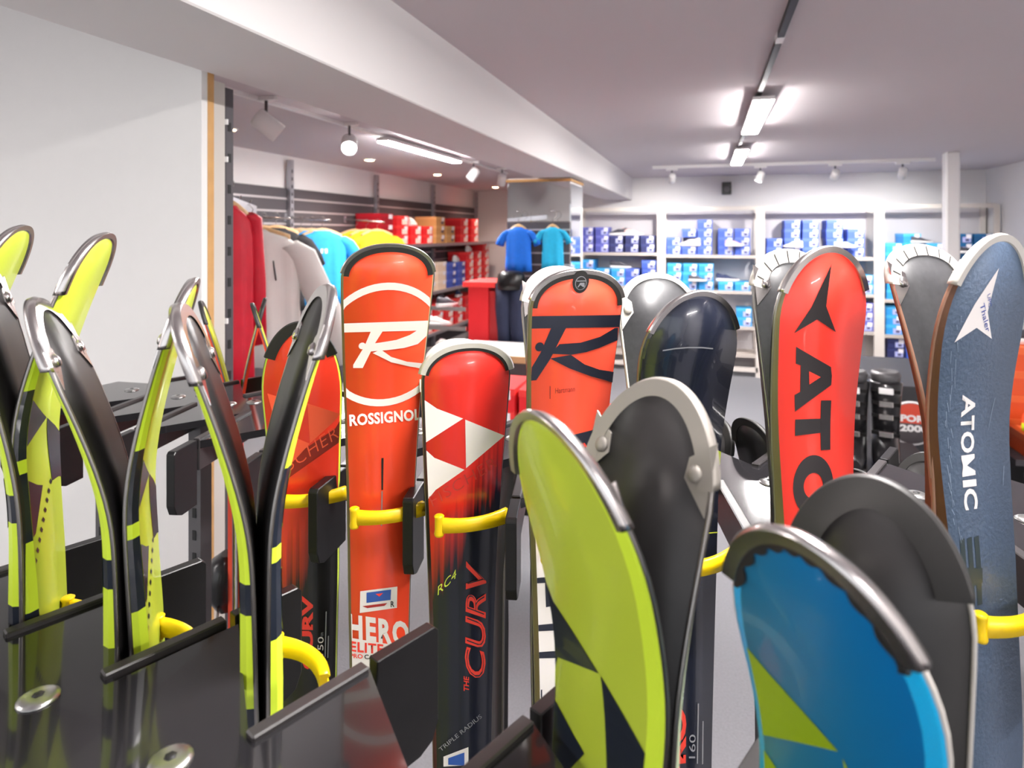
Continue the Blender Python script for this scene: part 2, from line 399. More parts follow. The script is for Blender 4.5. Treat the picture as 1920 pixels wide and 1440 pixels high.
k = Ski('ski', 'orange-red ski with white ring and script R, tallest in the middle', FAR, -.164, .803, 163.5, -.014, .057, .055, .017, -.003, .22, .04, 2.2, m_red, m_gold, dn=-.006)
k.cap(.033, m_chrome, .0025, .008); k.inlay(.036, .0025, .0085, m_rub)
inner, outer = ring_pts(-.7, 123, 70, 69, 60), ring_pts(-.7, 123, 76.5, 78, 60)
for lo, hi in ((0, 30), (30, 60)):
    A = [outer[i % 60] for i in range(lo, hi+1)]; B = [inner[i % 60] for i in range(lo, hi+1)]
    z = [i for i in range(len(A)) if abs(B[i][0]) < 62]
    k.strip([A[i] for i in z], [B[i] for i in z], m_whp, 'white_ring')
def script_r(k, m, bar, stem, bowl, leg, nub, r):
    k.poly([bar], m, 'emblem'); k.poly([stem], m, 'emblem', .0006); k.poly([bowl], m, 'emblem', .0007); k.poly([leg], m, 'emblem', .0008); k.poly([ring_pts(*nub, r, r, 16)], m, 'emblem', .0009)
script_r(k, m_whp, [(-54, 93.5), (54, 94), (54, 106.5), (-54, 104.6)], [(-18.4, 104), (-4, 104), (-13.5, 120.2), (-18.7, 132.1), (-26.9, 150.4), (-38.2, 149.7), (-38.3, 145.7), (-25.9, 123.6)],
         [(37.7, 105.5), (28.2, 111.5), (12.4, 116.9), (-6.6, 119.3), (-22.2, 120.5), (-18.8, 130), (3.4, 129.2), (22.6, 127.6), (38.7, 123.6), (54, 113.4), (54, 105)],
         [(-6.2, 128), (7, 138.3), (26.7, 145.6), (52, 149.1), (52, 156.5), (30.3, 152), (7.3, 145.1), (-15.5, 132.2)], (-28.4, 122.3), 4.2)
k.text('ROSSIGNOL', (-40.7, 223), (46.5, 222.5), (-41.7, 208.3), m_whp, bold=.035, space=1.05)
k.poly([[(-1.6, 266), (1, 266), (1, 305.6), (-1, 305.6)]], m_bore, 'slit'); k.poly([[(-.9, 307), (.5, 307), (.5, 350), (-.9, 350)]], m_gyp, 'slit')
st = k.poly([[(-24.6, 427), (20.7, 428.3), (20.2, 454.8), (-25.1, 453.7)]], m_whp, 'sticker', .0006)
k.poly([[(-17, 429.8), (13, 430.6), (12.4, 443.5), (-17, 442.4)]], m_blue, 'sticker_print', .0009)
k.poly([[(-22, 445.6), (8.4, 446.6), (5, 449.6), (-16, 449)], ], mat('crimson_print', (170, 40, 36), .4), 'sticker_print', .0009)
k.poly([[(-6, 433), (3, 433.4), (-1.5, 437)]], m_rdp, 'sticker_print', .0011)
k.text('R', (12.5, 452.6), (17, 452.8), (12.5, 445.4), m_bore, .02, .0009, 'sticker_print')
k.poly([[(-45, 482.8), (45, 507), (45, 560), (-45, 540)]], m_whp, 'white_field', .0004)
k.text('HERO', (-38.4, 483.6), (35.8, 506.7), (-39, 452), m_whp, bold=.045, space=1.2, lift=.0006)
k.text('ELITE', (-36.5, 498.6), (3.5, 509.8), (-36.5, 486.2), m_rdp, bold=.03, space=1.1, lift=.0010)
k.text('PRO', (-36.5, 506.4), (-21.5, 510.4), (-36.5, 501), m_rdp, bold=.02, lift=.0010); k.text('CARVE', (-19.5, 511), (5, 517.5), (-19.5, 505.4), m_bore, bold=.02, lift=.0010)
k = Ski('ski', 'shorter red ski with three white triangles, fading to navy below', FAR, -.060, .783, 162.7, -.131, .029, .0535, -.010, .043, .27, .04, 2.2,
        fade_mat('red_navy_fade_b', (238, 52, 44), (26, 29, 42), .215, 1.7, .075, EYE-.131-.06), m_dside, dn=-.006)
k.cap(.032, m_whcap, .003, .008, out=.0055); k.inlay(.032, .003, .0065, m_rub)
k.poly([[(-60, 62), (-4.3, 88.4), (-60, 120)], [(-1.7, 89.9), (47.6, 114.6), (.6, 150.5)], [(-60, 122), (-1.3, 152.3), (-60, 188)]], m_whp, 'triangle_emblem')
k.text('FISCHER', (-38.9, 194.3), (39.6, 152.3), (-44.1, 181), mat('dull_red_print', (196, 60, 52), .35), bold=-.012, space=1.1)
k.text('RC4', (-32.9, 304.7), (-9.5, 285.7), (-34.2, 295), m_ylp, bold=0, shear=.2)
k.text('CURV', (26.5, 416.4), (27.8, 273.1), (.4, 411), m_rdp, bold=.02, shear=.2); k.text('CURV', (24.4, 414.9), (25.6, 274.6), (2.4, 409.6), m_nvp, bold=-.035, lift=.0009, shear=.2)
k.text('THE', (5.8, 428.3), (5.8, 410.1), (-.9, 426.9), m_rdp, bold=.02, shear=.2)
k.text('TRIPLE RADIUS', (-29, 494.4), (22.5, 464.5), (-32, 489.6), m_gyp, bold=0)
k.poly([[(-25.8, 513), (-25.8, 501), (5.1, 496.8), (5.1, 518.9)]], m_whp, 'sticker'); k.poly([[(-20, 512), (-20, 504), (0, 502), (0, 518)]], m_blue, 'sticker_print', .0008)
k = Ski('ski', 'black-based ski peeking above the red ski with three white triangles', FAR, -.058, .79, -18, -.139, .032, .050, 0, 0, .22, .05, 2.2, m_nav, m_dside, dn=.008); k.cap(.06, m_whcap, .008, .014)
k = Ski('ski', 'salmon-red ski with black script R and handwritten name', FAR, .062, .722, 163.2, -.041, .041, .0543, -.001, -.001, .22, .04, 2.2, m_red2, m_gold, dn=-.006)
k.cap(.03, m_chrome, .0028, .008, out=.003); k.inlay(.038, .0028, .0075, m_rub)
script_r(k, m_nvp, [(-60, 47), (60, 49.4), (60, 63.4), (-60, 60.4)], [(-29, 60), (-11.5, 60), (-20.9, 79.7), (-28.1, 95.3), (-42.8, 118.1), (-50.7, 118.1), (-54, 112.6), (-39.6, 87.5)],
         [(46, 64), (28.8, 73.3), (6.1, 78.8), (-18.5, 79.2), (-28.6, 89.3), (-3.9, 91.9), (13.4, 89.9), (28.8, 86), (50, 78.3), (50, 64)],
         [(-4.5, 91.9), (12.7, 103.8), (31.1, 111), (50, 114.8), (50, 127), (22.2, 118.4), (-5.8, 106.8), (-28.2, 94.7)], (-41.3, 81), 5)
b = ring_pts(0, 11, 9.5, 12.5, 24); o = k.poly([b], m_rub, 'badge', .0022); k.poly([ring_pts(0, 12.5, 6.6, 7.6, 24)], m_gyp, 'badge_ring', .0026); k.poly([ring_pts(0, 12.5, 5.8, 6.8, 24)], m_rub, 'badge_ring', .0030)
k.poly([[(-5, 9.6), (5, 9.6), (5, 10.6), (-5, 10.6)], [(-1, 12), (4, 12), (1, 14), (4.5, 16.6), (2.5, 16.6), (-.6, 14.4), (-3, 17), (-4, 17)]], m_gyp, 'badge_print', .0034)
k.poly([[(-26.8, 125.8), (-26, 125.8), (-25.2, 140.4), (-26, 140.4)]], mat('felt_pen', (120, 30, 30), .6), 'pen_mark')
k.text('Hartmann', (-19.8, 134.8), (3.2, 134.1), (-20.2, 128.7), mat('felt_pen', (120, 30, 30), .6), bold=-.01, name='pen_mark')
k.poly([[(-60, 172), (-30, 181), (0, 184.6), (26, 181), (60, 172), (60, 226), (-60, 226)]], m_nvp, 'navy_field', .0004)
k.text('GINOL', (5.7, 205), (40, 205), (5.3, 194.6), m_rdp, bold=.03)
k.poly([[(-60, 226), (60, 226), (60, 520), (-60, 520)]], m_whp, 'white_field', .0004)
k.poly([[(-46, 278), (-20, 279), (-20, 285), (-46, 283)], [(-46, 338), (-24, 339), (-20, 346), (-46, 344)], [(-29, 344), (-20, 346), (-20, 372), (-28, 372)], [(-46, 390), (-14, 392), (-14, 400), (-46, 397)], [(-46, 420), (-12, 423), (-12, 431), (-46, 427)], [(-34, 462), (-32.5, 462), (-32.5, 474), (-34, 474)]], m_nvp, 'block_print', .0007)
k = Ski('ski', 'white-tipped ski close behind the salmon-red ski with black R', FAR, .064, .723, -17.7, -.042, .050, .0518, -.035, -.008, .18, .055, 2.2, m_nav, m_dside, m_basesh, dn=.008); k.cap(.038, m_whcap, .008, .020, flare=-.3); k.rivets(.034)
k = Ski('ski', 'plain dark navy ski with a thin grey arc under its tip', FAR, .179, .685, 163.2, -.060, .044, .058, -.005, -.002, .18, .075, 2.0, m_nav, m_nav, edge=m_gold, dn=-.006, gx=.004)
k.cap(.040, m_chrome, .0035, .007, out=.0025)
A = [(-38.9, 58.4), (-24.7, 57), (-9.5, 56.7), (6.1, 57.6), (20.2, 59.5)]; k.strip(A, [(x, s+1.3) for x, s in A], m_gyp, 'grey_arc')
k.poly([[(21, 166), (44.5, 176.7), (44.5, 190.5), (26.7, 200)]], m_ylp, 'lime_patch'); k.text('R2', (14, 216.7), (36, 218.1), (14, 209.9), m_ylp, bold=-.01, shear=.25)
k.poly([[(18, 261), (42, 262.6), (42, 263.8), (18, 262.2)]], m_ylp, 'lime_line')
k.text('PRO', (-1.4, 523), (-.6, 443.5), (-19, 521), m_rdp, bold=.06); k.text('TI', (-4.1, 437.4), (-3.5, 424.6), (-12, 436), m_gyp, bold=.03)
k.text('160', (10, 499.5), (10.6, 474.3), (2.3, 497.7), m_gyp, bold=0); k.poly([[(12, 506), (13.4, 506), (14.6, 442), (13.2, 442)], [(18.3, 508), (19.8, 508), (20.4, 462), (19, 462)]], m_gyp, 'fine_print')
k = Ski('ski', 'grey-based ski tip with thin white rim beside the navy ski', FAR, .181, .685, -17.7, -.048, .055, .052, -.017, -.006, .27, .055, 2.2, m_nav, m_white, m_basesh, m_whcap, dn=.008); k.cap(.042, m_whcap, .006, .0045, out=.0018); k.rivets(.038, .009, m_whcap)
k = Ski('ski', 'bright red ski with black arrow emblem and large black letters', FAR, .304, .641, 163.9, -.015, .026, .055, -.003, -.013, .18, .075, 2.0, m_red3, m_gold, dn=-.006, gx=.003)
k.cap(.042, m_chrome, .004, .008, out=.003)
k.poly([[(-.5, 14.9), (-1.8, 56.8), (12.6, 83.2), (-11.2, 69.6), (-36.8, 82.1), (-19.1, 56.8)]], m_blp, 'arrow_emblem')
k.poly([[(-33.3, 95.8), (9.9, 118.4), (11.8, 127.5), (11.8, 136.9), (-30.3, 160.5), (-31.6, 143.9), (-25, 141.2), (-25.6, 127.5), (-26.3, 114.6), (-32.1, 112.7)]], m_blp, 'lettering')
k.poly([[(-16.3, 121.1), (-1.8, 127.9), (-15, 134.5)]], m_red3, 'lettering', .0008)
k.poly([[(.4, 151.7), (12.7, 152.6), (12.1, 202.1), (.6, 201.6)], [(-29.8, 168.5), (1, 170), (1, 184.3), (-30, 184.7)]], m_blp, 'lettering')
k.strip(ring_pts(-9.4, 235.5, 24, 30, 40)+[(14.6, 235.5)], ring_pts(-9.4, 235.5, 11.5, 12.5, 40)+[(2.1, 235.5)], m_blp, 'lettering')
k.text('MIC', (-31, 272), (-31, 372), (12, 272), m_blp, bold=.08)
k = Ski('ski', 'black-based ski with segmented white tip behind the bright red ski', FAR, .305, .641, -17.8, -.019, .044, .051, -.024, -.012, .27, .055, 2.2, m_blp, m_dside, m_basesh, dn=.008); k.cap(.036, m_whcap, .008, .0125, seams=7, flare=.3); k.rivets(.034, .013)
k = Ski('ski', 'slate-blue ski with pale arrow emblem and white letters, scratched edge', FAR, .432, .590, 161.8, -.003, .043, .0545, -.031, -.045, .18, .10, 2.0, m_weave, m_brown, edge=m_rosy, dn=-.006, gx=.004)
k.cap(.042, m_whcap, .004, .008, out=.003)
k.poly([[(-1.3, 27.9), (-4.5, 67.9), (6.6, 93.4), (-15, 82), (-39.6, 94.3), (-22.4, 60)]], m_whp, 'arrow_emblem')
m_pen = mat('blue_pen', (44, 70, 160), .6)
k.text('Thaler', (-16.5, 61), (-2.5, 87), (-11.5, 59), m_pen, bold=.0, lift=.0009, name='pen_mark'); k.text('UPC', (-9.6, 52), (-5, 64), (-6.2, 50.6), m_pen, bold=.0, lift=.0009, name='pen_mark')
bl = lambda q: -21.6-2.4*(q-143.6)/105.5
for ch, a, b in (('A', 144, 165), ('T', 164, 177.5), ('O', 178.6, 198), ('I', 222.2, 228.4), ('C', 230, 248.8)): k.text(ch, (bl(a), a), (bl(b), b), (bl(a)+16.9, a+.6), m_whp, bold=.03)
k.poly([[(bl(200+19*u)+16.6*v, 200+19*u) for u, v in ((0, 0), (0, 1), (.2, 1), (.5, .40), (.8, 1), (1, 1), (1, 0), (.83, 0), (.83, .68), (.57, .08), (.43, .08), (.17, .68), (.17, 0))]], m_whp, 'lettering', .0006)
k.poly([[(-33+i*9, 274), (-27+i*9, 273), (-27.5+i*9, 306), (-33.3+i*9, 306)] for i in range(3)]+[[(-34.5+i*9, 311), (-28.5+i*9, 311), (-29+i*9, 334), (-35+i*9, 334)] for i in range(3)]+[[(-33, 298), (-8, 302), (-9, 315), (-34, 318)]], mat('dark_green_print', (48, 60, 64), .4), 'bar_print')
rs = random.Random(3); k.poly([[(a, s), (a+.7, s), (a+1.3+d, s+l), (a+.9+d, s+l)] for a, s, d, l in [(-rs.uniform(36, 46)+s_*.02, s_, rs.uniform(-1, 2), rs.uniform(4, 16)) for s_ in [70+i*8 for i in range(26)]]+[(20, 150, -8, 30), (30, 215, -4, 18)]], mat('scratch', (130, 146, 166), .6), 'scratch')
k = Ski('ski', 'black-based ski with white segmented tip behind the slate-blue ski', FAR, .425, .586, -18.4, -.013, .052, .0497, -.012, -.002, .18, .04, 2.2, m_weave, m_brown, m_basesh, m_rosy, dn=.008); k.cap(.036, m_whcap, .008, .009, seams=6, flare=.4); k.rivets(.034, .012)
# --- near row: lime skis of one model, standing edge-on in pairs, and the blue pair at the end
DK = [[(.131, .190), (.2076, .268), (.33, .43), (.5, .56)], [(.201, .235), (.30, .345), (.41, .5)]]
def lime(label, *a, dn=.0015, capw=.0028):
    k = Ski('ski', label, NEAR, *a, m_lime, m_limeside, dn=dn, dark=DK, bev=.0075)
    k.poly([[(-60, 131), (2, 169.5), (-60, 190)], [(4, 170), (60, 204), (60, 236), (14, 232)], [(-60, 207.6), (-8, 228), (-30, 262), (-60, 268)], [(-60, 330), (0, 350), (5, 410), (-60, 430)]], m_navyband, 'dark_triangles')
    k.poly([[(-38+i*5.6, 283-i*6.6), (-35.2+i*5.6, 281-i*6.6), (-31.6+i*5.6, 285-i*6.6), (-34.4+i*5.6, 287-i*6.6)] for i in range(9)], m_navyband, 'slanted_print', .0006)
    k.cap(.052, m_chrome, capw, .008, out=.003); k.rivets(.045, .010); return k
lime('lime ski with chrome tip curling out of frame at far edge', -.57, .648, 70, .006, .067, .052, 0, -.03, .18, .05, 2.2)
lime('edge-on ski with black base, its tip out of frame beside the tall lime tip', -.430, .585, 249.2, -.016, .052, .0522, -.002, -.006, .22, .075, 2.0)
lime('tallest edge-on lime ski, chrome tip leaning against the white wall', -.436, .586, 72.3, -.002, .067, .0523, .032, -.057, .18, .04, 2.2)
lime('edge-on ski with black base and chrome tip curling away from the tallest lime ski', -.330, .555, 248.4, -.056, .061, .051, -.016, .017, .18, .075, 2.0)
lime('narrow lime ski whose tip crosses behind the reddish-based ski', -.326, .558, 69.9, -.043, .054, .0517, .019, -.053, .18, .04, 2.2)
lime('edge-on ski whose base mirrors red, chrome tip beside the timber edge', -.206, .525, 249.1, -.058, .050, .0538, -.007, .021, .18, .04, 2.2)
lime('edge-on ski with broad black base in front of the red fading ski', -.208, .526, 63.4, -.047, .052, .0535, .019, -.001, .18, .055, 2.2)
k = lime('large lime ski turned aside, chrome edge, dark triangles below', .057, .407, 236.6, -.104, .069, .0581, .053, -.047, .18, .10, 2.0, dn=-.003)
k = Ski('ski', 'black-based ski with riveted grey tip behind the large lime ski', NEAR, .061, .401, 48.8, -.102, .057, .0526, .006, -.006, .18, .075, 2.0, m_lime, m_pale, dn=.002); k.cap(.055, m_satin, .008, .0095, out=.002); k.rivets(.048, .011, m_satin)
m_bl = fade_mat('blue_topsheet', (0, 112, 178), (40, 122, 142), .0, -10, 1.2, EYE-.133-.06, streak=.004)
k = Ski('ski', 'blue ski with lime triangles and black scalloped tip, closest to the camera', NEAR, .173, .345, 234.5, -.133, .095, .0535, .115, -.079, .18, .10, 2.0, m_bl, m_cyan, edge=m_whcap, dn=-.003, bev=.0075)
k.cap(.044, m_chrome, .0045, .008, out=.0048, lift=.0024); k.inlay(.048, .004, .006, m_rub, .0035)
k.poly([[(-60, 84), (3, 128.5), (-60, 164)], [(-60, 163), (-33, 169.4), (-20, 190), (-60, 200)], [(5, 131), (14, 150), (8, 160)]], mat('olive_print', (150, 178, 24), .35), 'lime_triangles')
k = Ski('ski', 'broad black-based ski with dark rubber tip behind the blue ski', NEAR, .180, .334, 40.5, -.145, .046, .0504, .014, -.011, .27, .075, 2.0, m_bl, m_pale, edge=m_whcap, dn=.009)
k.cap(.050, m_rub, .010, .016, out=.0015, lift=.0016)
# --- far side of the rear rack: thin pairs seen edge-on
m_orr = mat('coral_red_topsheet', (244, 84, 54), .35); m_lmb = mat('lime_base', (208, 214, 44), .4); m_bkt = mat('black_topsheet', (34, 33, 34), .3)
def third(label, t, zt, sg, top, base, cut=.2, C=.05, bind=True, side=None):
    r, f = t*.916+1.06*.401, -t*.401+1.06*.916
    k = Ski('ski', label, THIRD, r, f, 68.65 if sg > 0 else 248.65, zt, C, .046, 0, 0, cut, .05, 2.2, top, side or top, base, m_steel, dn=.003, thick=.9)
    k.cap(.045, m_rub, .01, .01)
    if bind: k.binding(.56, m_bkt, m_limeside)
    return k
third('thin red and lime ski, black-tipped, in front of the pale board', -1.136, -.150, -1, m_orr, m_lmb, .25, .065)
third('thin red and lime ski, black-tipped, crossing the hanging red jacket', -1.136, -.148, 1, m_orr, m_lmb, .25, .055)
third('thin coral ski, black tip crossing in front of the pale jacket', -.986, -.148, -1, m_orr, m_lmb, .25, .065)
third('thin lime-based ski peeking out behind the broad black-based edge-on ski', -.986, -.150, 1, m_orr, m_lmb, .25, .055)
third('short black ski hidden behind the red ski with white triangles', -.50, -.40, 1, m_bkt, m_base, .2, .03)
third('short black ski whose round tip shows beside the navy ski', -.150, -.305, 1, m_bkt, m_base, .2, .05, False)
third('short black ski whose tip stands left of the bright red ski', -.02, -.280, -1, m_bkt, m_base, .2, .05)
third('low black ski tip curving beside the slate-blue ski', .135, -.333, -1, m_bkt, m_base, .16, .06, False)
third('low black ski, grey-rimmed tip overlapping another by the slate-blue ski', .145, -.325, 1, m_bkt, m_base, .16, .06, False)
# ---------------------------------------------------------------- ski racks
def rk(t, n, z): return cw(t*.916 + n*.401, -t*.401 + n*.916, z)   # t along the rack, n across it
def rdir(a, b): return (rk(a, b, 0)-rk(0, 0, 0)).normalized()
def plate(w, p, q, th, z0, z1, trim=0):
    """upright plate between two plan points, lower outer corner rounded off"""
    P, Q = rk(*p, 0), rk(*q, 0); d = (Q-P).normalized(); sd = Vector((-d.y, d.x, 0))*th/2; ln = (Q-P).length
    prof = [(0, z1), (ln-.004, z1), (ln, z1-.004), (ln, z0+.02), (ln-.006, z0+.006), (ln-.02, z0), (0, z0)] if trim else [(0, z1), (ln, z1), (ln, z0), (0, z0)]
    a = [w.b.verts.new((P.x+d.x*x-sd.x, P.y+d.y*x-sd.y, EYE+z)) for x, z in prof]; b = [w.b.verts.new((P.x+d.x*x+sd.x, P.y+d.y*x+sd.y, EYE+z)) for x, z in prof]
    w.b.faces.new(a); w.b.faces.new(b[::-1])
    for i in range(len(prof)): w.b.faces.new((a[i], a[(i+1) % len(prof)], b[(i+1) % len(prof)], b[i]))
    return w
def flatboard(pts, z0, z1, name, m, parent):
    w = MB(); w.prism([tuple(rk(t, n, 0))[:2] for t, n in pts], EYE+z0, EYE+z1); return w.build(name, m, parent)
def screw(t, n, z, parent, r=.0135):
    p = rk(t, n, z); w = MB(); w.lathe([(0, 0), (r, 0), (r, .001), (r*.75, .0028), (r*.35, .0034), (.0, .0034)], p, 18)
    o = w.build('screw', m_screw, parent)
    w = MB(); w.lathe([(0, .0032), (.004, .0032), (.004, .0037), (0, .0037)], p, 6); w.build('socket', m_bore, o)
def strap(pts, parent, h=.015, th=.005):
    """curved yellow retaining band through plan points given as world vectors"""
    P = [Vector(p) for p in pts]; n = 14; C = []
    for i in range(n+1):
        u = i/n; C.append(P[0]*(1-u)**2 + P[1]*2*u*(1-u) + P[2]*u*u)
    w = MB(); rs = []
    for i, p in enumerate(C):
        d = (C[min(i+1, n)]-C[max(i-1, 0)]); d.z = 0; d.normalize(); sd = Vector((-d.y, d.x, 0))
        hh = h*(1-.15*math.sin(math.pi*i/n))
        rs.append([p+sd*a*th+Vector((0, 0, b*hh)) for a, b in ((-.5, -.5), (.5, -.5), (.9, -.34), (.5, -.22), (.5, .22), (.9, .34), (.5, .5), (-.5, .5))])
    o = w.rings(rs).build('strap', m_yel, parent)
    w = MB(); p = C[0]; w.lathe([(0, -h*.75), (.0052, -h*.75), (.006, -h*.6), (.0052, -h*.3), (.0052, h*.45), (.0062, h*.62), (.0045, h*.7), (0, h*.7)], p, 14)
    w.build('pivot', m_yel, o)
def tooth_line(t0, n0, s, ks, back, side):
    """saw-tooth outline: notch, peak, notch ..."""
    out = []
    for k in ks: out += [(t0+s*k, n0), (t0+s*k+.308*.095, n0+side*.951*.095)]
    return out
Z = -.33
# near rack, spine towards the camera, slots away from it
near = thing('ski_rack', 'black ski rack with saw-tooth top plate, lime skis standing in it, nearest the camera', 'rack', rk(-.1, .15, 0)*0, 0)
s_, t0, n0 = .135, -.328, .317
ks = list(range(-3, 6))
tl = tooth_line(t0, n0, s_, ks, 0, 1)
flatboard([(t0+s_*ks[0]-.02, .135)] + tl + [(t0+s_*6, n0), (t0+s_*6, .135)], Z-.016, Z-.004, 'top_plate', m_gloss, near)
for k in ks:
    a = (t0+s_*k-(.012 if k == -1 else 0), n0); pk = (a[0]+.308*.092, a[1]+.951*.092); pk2 = (a[0]+.308*.099, a[1]+.951*.099); en = (a[0]+.308*.162, a[1]+.951*.162)
    plate(MB(), a, pk, .011, Z-.05, Z).build('lip', m_lip, near, bevel=.0012)
    plate(MB(), pk2, en, .011, Z-.10, Z, 1).build('fin', m_black, near, bevel=.0008)
    if -3 < k: screw(t0+s_*k-.032, .284, Z-.004, near)
for pt, pn in ((-.627+.01, .362), (-.512, .376), (-.393, .398)):
    strap([rk(pt-.014, pn+.026, Z-.026), rk(pt+.022, pn+.040, Z-.028), rk(pt+.050, pn+.010, Z-.030)], near, .015, .006)
for t in (-.62, .26):
    w = MB(); p = rk(t, .17, 0); w.box(p.x-.02, p.x+.02, p.y-.02, p.y+.02, .05, EYE+Z-.024); w.build('post', m_grey, near)
w = MB(); a, b = rk(-.85, .17, 0), rk(.5, .17, 0); a.z = b.z = .03; w.bar(a, b, .05, .05); a, b = rk(-.85, .38, 0), rk(.5, .38, 0); a.z = b.z = .03; w.bar(a, b, .16, .05); w.build('base_rail', m_grey, near)
near['label'] = 'black ski rack with saw-tooth top plate holding the lime edge-on skis, nearest the camera'
# rear rack, slots on both sides
rear = thing('ski_rack', 'black double-sided ski rack behind, holding the facing row of red and navy skis', 'rack', (0, 0, 0))
s_ = .1357; Zr = -.32; tf, nf = -.4239, .655
ks = list(range(-6, 8))
front, backl = [], []
for k in ks:
    e = (tf+s_*k, nf) if k != -1 else (tf+s_*k+.012, nf-.024); no = (e[0]-.0696, .87); pk = (no[0]+.308*.165, no[1]-.951*.165)
    front += [no, pk] if True else []
    b0 = (e[0]-.03, .95); bp = (b0[0]+.308*.095, b0[1]+.951*.095); backl += [b0, bp]
    plate(MB(), no, (no[0]+.308*.162, no[1]-.951*.162), .011, Zr-.05, Zr).build('lip', m_lip, rear, bevel=.0012)
    plate(MB(), (no[0]+.308*.169, no[1]-.951*.169), e, .013, Zr-.10, Zr, 1).build('fin', m_black, rear, bevel=.001)
    plate(MB(), b0, (b0[0]+.308*.092, b0[1]+.951*.092), .011, Zr-.05, Zr).build('lip', m_lip, rear, bevel=.0012)
    plate(MB(), (b0[0]+.308*.099, b0[1]+.951*.099), (b0[0]+.308*.168, b0[1]+.951*.168), .011, Zr-.10, Zr, 1).build('fin', m_black, rear, bevel=.001)
    screw(e[0]-.01, .895, Zr-.004, rear); screw(e[0]+.022, .925, Zr-.004, rear)
flatboard([(tf-6*s_-.11, .885)] + front + [(tf+8*s_-.0696, .87), (tf+8*s_-.03, .95)] + backl[::-1] + [(tf-6*s_-.11, .935)], Zr-.016, Zr-.004, 'top_plate', m_gloss, rear)
for r, f, ph in ((-.273, .85, 163), (-.164, .803, 163.5), (-.060, .783, 162.7), (.062, .722, 163.2), (.179, .685, 163.2), (.304, .641, 163.9), (.432, .59, 161.8)):
    p = math.radians(ph); n = (math.sin(p), math.cos(p)); wv = (-n[1], n[0])
    def q(lat, o): return cw(r+wv[0]*lat+n[0]*o, f+wv[1]*lat+n[1]*o, Zr-.022)
    strap([q(-.034, .024), q(.004, .045), q(.05, .022)], rear, .017, .006)
for t in (-1.296, -1.029, -.2, .40):
    p = rk(t, .875, 0); w = MB(); w.box(p.x-.014, p.x+.014, p.y-.014, p.y+.014, .05, EYE+Zr-.024); o = w.build('upright', m_grey, rear)
    w = MB()
    for i in range(18): w.box(p.x-.004, p.x+.004, p.y-.0152, p.y-.0138, .6+i*.042, .618+i*.042)
    w.build('slots', m_bore, o)
for n in (.69, .875, 1.06):
    w = MB(); a, b = rk(-1.33, n, 0), rk(.66, n, 0); a.z = b.z = .03; w.bar(a, b, .14 if n != .875 else .05, .05); w.build('base_rail', m_grey, rear)
# ---------------------------------------------------------------- ceiling lights
def strip_light(y0, y1, label, x=.27):
    t = thing('track_luminaire', label, 'ceiling light', (x, (y0+y1)/2, ZC)); h = (y1-y0)/2
    MB().box(-.052, .052, -h, h, -.055, -.035).build('housing', m_white, t, bevel=.003)
    MB().box(-.046, .046, -h+.01, h-.01, -.062, -.0555).build('diffuser', m_led, t)
    for s in (-1, 1): MB().box(-.018, .018, s*h*.7-.03, s*h*.7+.03, -.035, -.022).build('adapter', m_track, t)
strip_light(3.37, 4.47, 'bright linear luminaire on the black ceiling track, larger of the two in line')
strip_light(5.35, 6.45, 'bright linear luminaire farther along the black ceiling track, above the black cube')
strip_light(.35, 1.45, 'added fill luminaire, out of view on the track directly above the skis')  # added strip out of view, lights the skis and partition from overhead
strip_light(-1.5, -.4, 'added fill luminaire, unseen by the right wall behind the camera', 2.1)  # invented fill strip behind the camera, brightens the facing skis
t = thing('ceiling_track', 'thin black lighting track running along the main ceiling', 'track', (.25, 0, ZC))
for a, b in ((-2.0, 2.43), (2.50, 5.1), (5.15, 6.6)): MB().box(-.011, .011, a, b, -.022, 0).build('rail', m_track, t)
MB().box(-.013, .013, 2.43, 2.50, -.024, 0).build('joint', m_white, t)
t = thing('ceiling_track', 'pale lighting track across the ceiling near the white pole', 'track', (1.2, 6.93, ZC))
MB().box(-1.75, .86, -.02, .02, -.03, 0).build('rail', m_white, t)
def spot(loc, aim, label, lit, sc=1, watts=0, group=None, body=None):
    t = thing('track_spotlight', label, 'spotlight', loc, 0, group)
    MB().box(-.06, .06, -.015, .015, -.022, 0).build('adapter', m_white, t, bevel=.003)
    a = Vector(aim).normalized(); c = Vector((0, 0, -.115*sc))
    MB().tube([(0, 0, -.02), (0, 0, -.075), tuple(c)], .008, 8).build('arm', m_grey, t)
    M = a.to_track_quat('Z', 'Y').to_matrix().to_4x4(); r = .042*sc; h = .085*sc
    w = MB(); w.lathe([(0, -h*.62), (r*.8, -h*.62), (r, -h*.5), (r, h*.75), (r*.92, h*.75), (r*.88, h*.6)], c, 24, M); hd = w.build('head', body or m_white, t)
    w = MB(); w.lathe([(0, h*.62), (r*.87, h*.62), (r*.87, h*.58), (0, h*.58)], c, 24, M); w.build('lens', m_spot if lit else m_off, t)
    if watts:
        ld = bpy.data.lights.new('lamp', 'SPOT'); ld.energy = watts; ld.spot_size = 1.75; ld.spot_blend = .8; ld.shadow_soft_size = .035; ld.color = (1, .97, .94)
        lo = bpy.data.objects.new('lamp', ld); COL.objects.link(lo); lo.parent = t; lo.location = c + a*(h*.62+.004); lo.rotation_euler = (-a).to_track_quat('Z', 'Y').to_euler()
    return t
spot((-2.19, 2.81, ZC), (1, .9, -1.0), 'pale spotlight nearest the timber edge, pointing away', False, 1.25)
spot((-2.19, 3.62, ZC), (.42, -.75, -.5), 'lit white spotlight shining towards the camera', True, 1.2, 60)
spot((-2.2, 5.93, ZC), (-.5, -.3, -.8), 'small white spotlight past the long side-room luminaire', False, 1.1, 70)
spot((-2.12, 6.6, ZC), (-.3, .4, -.8), 'spotlight half hidden by the mirrored pillar', False, 1.1)
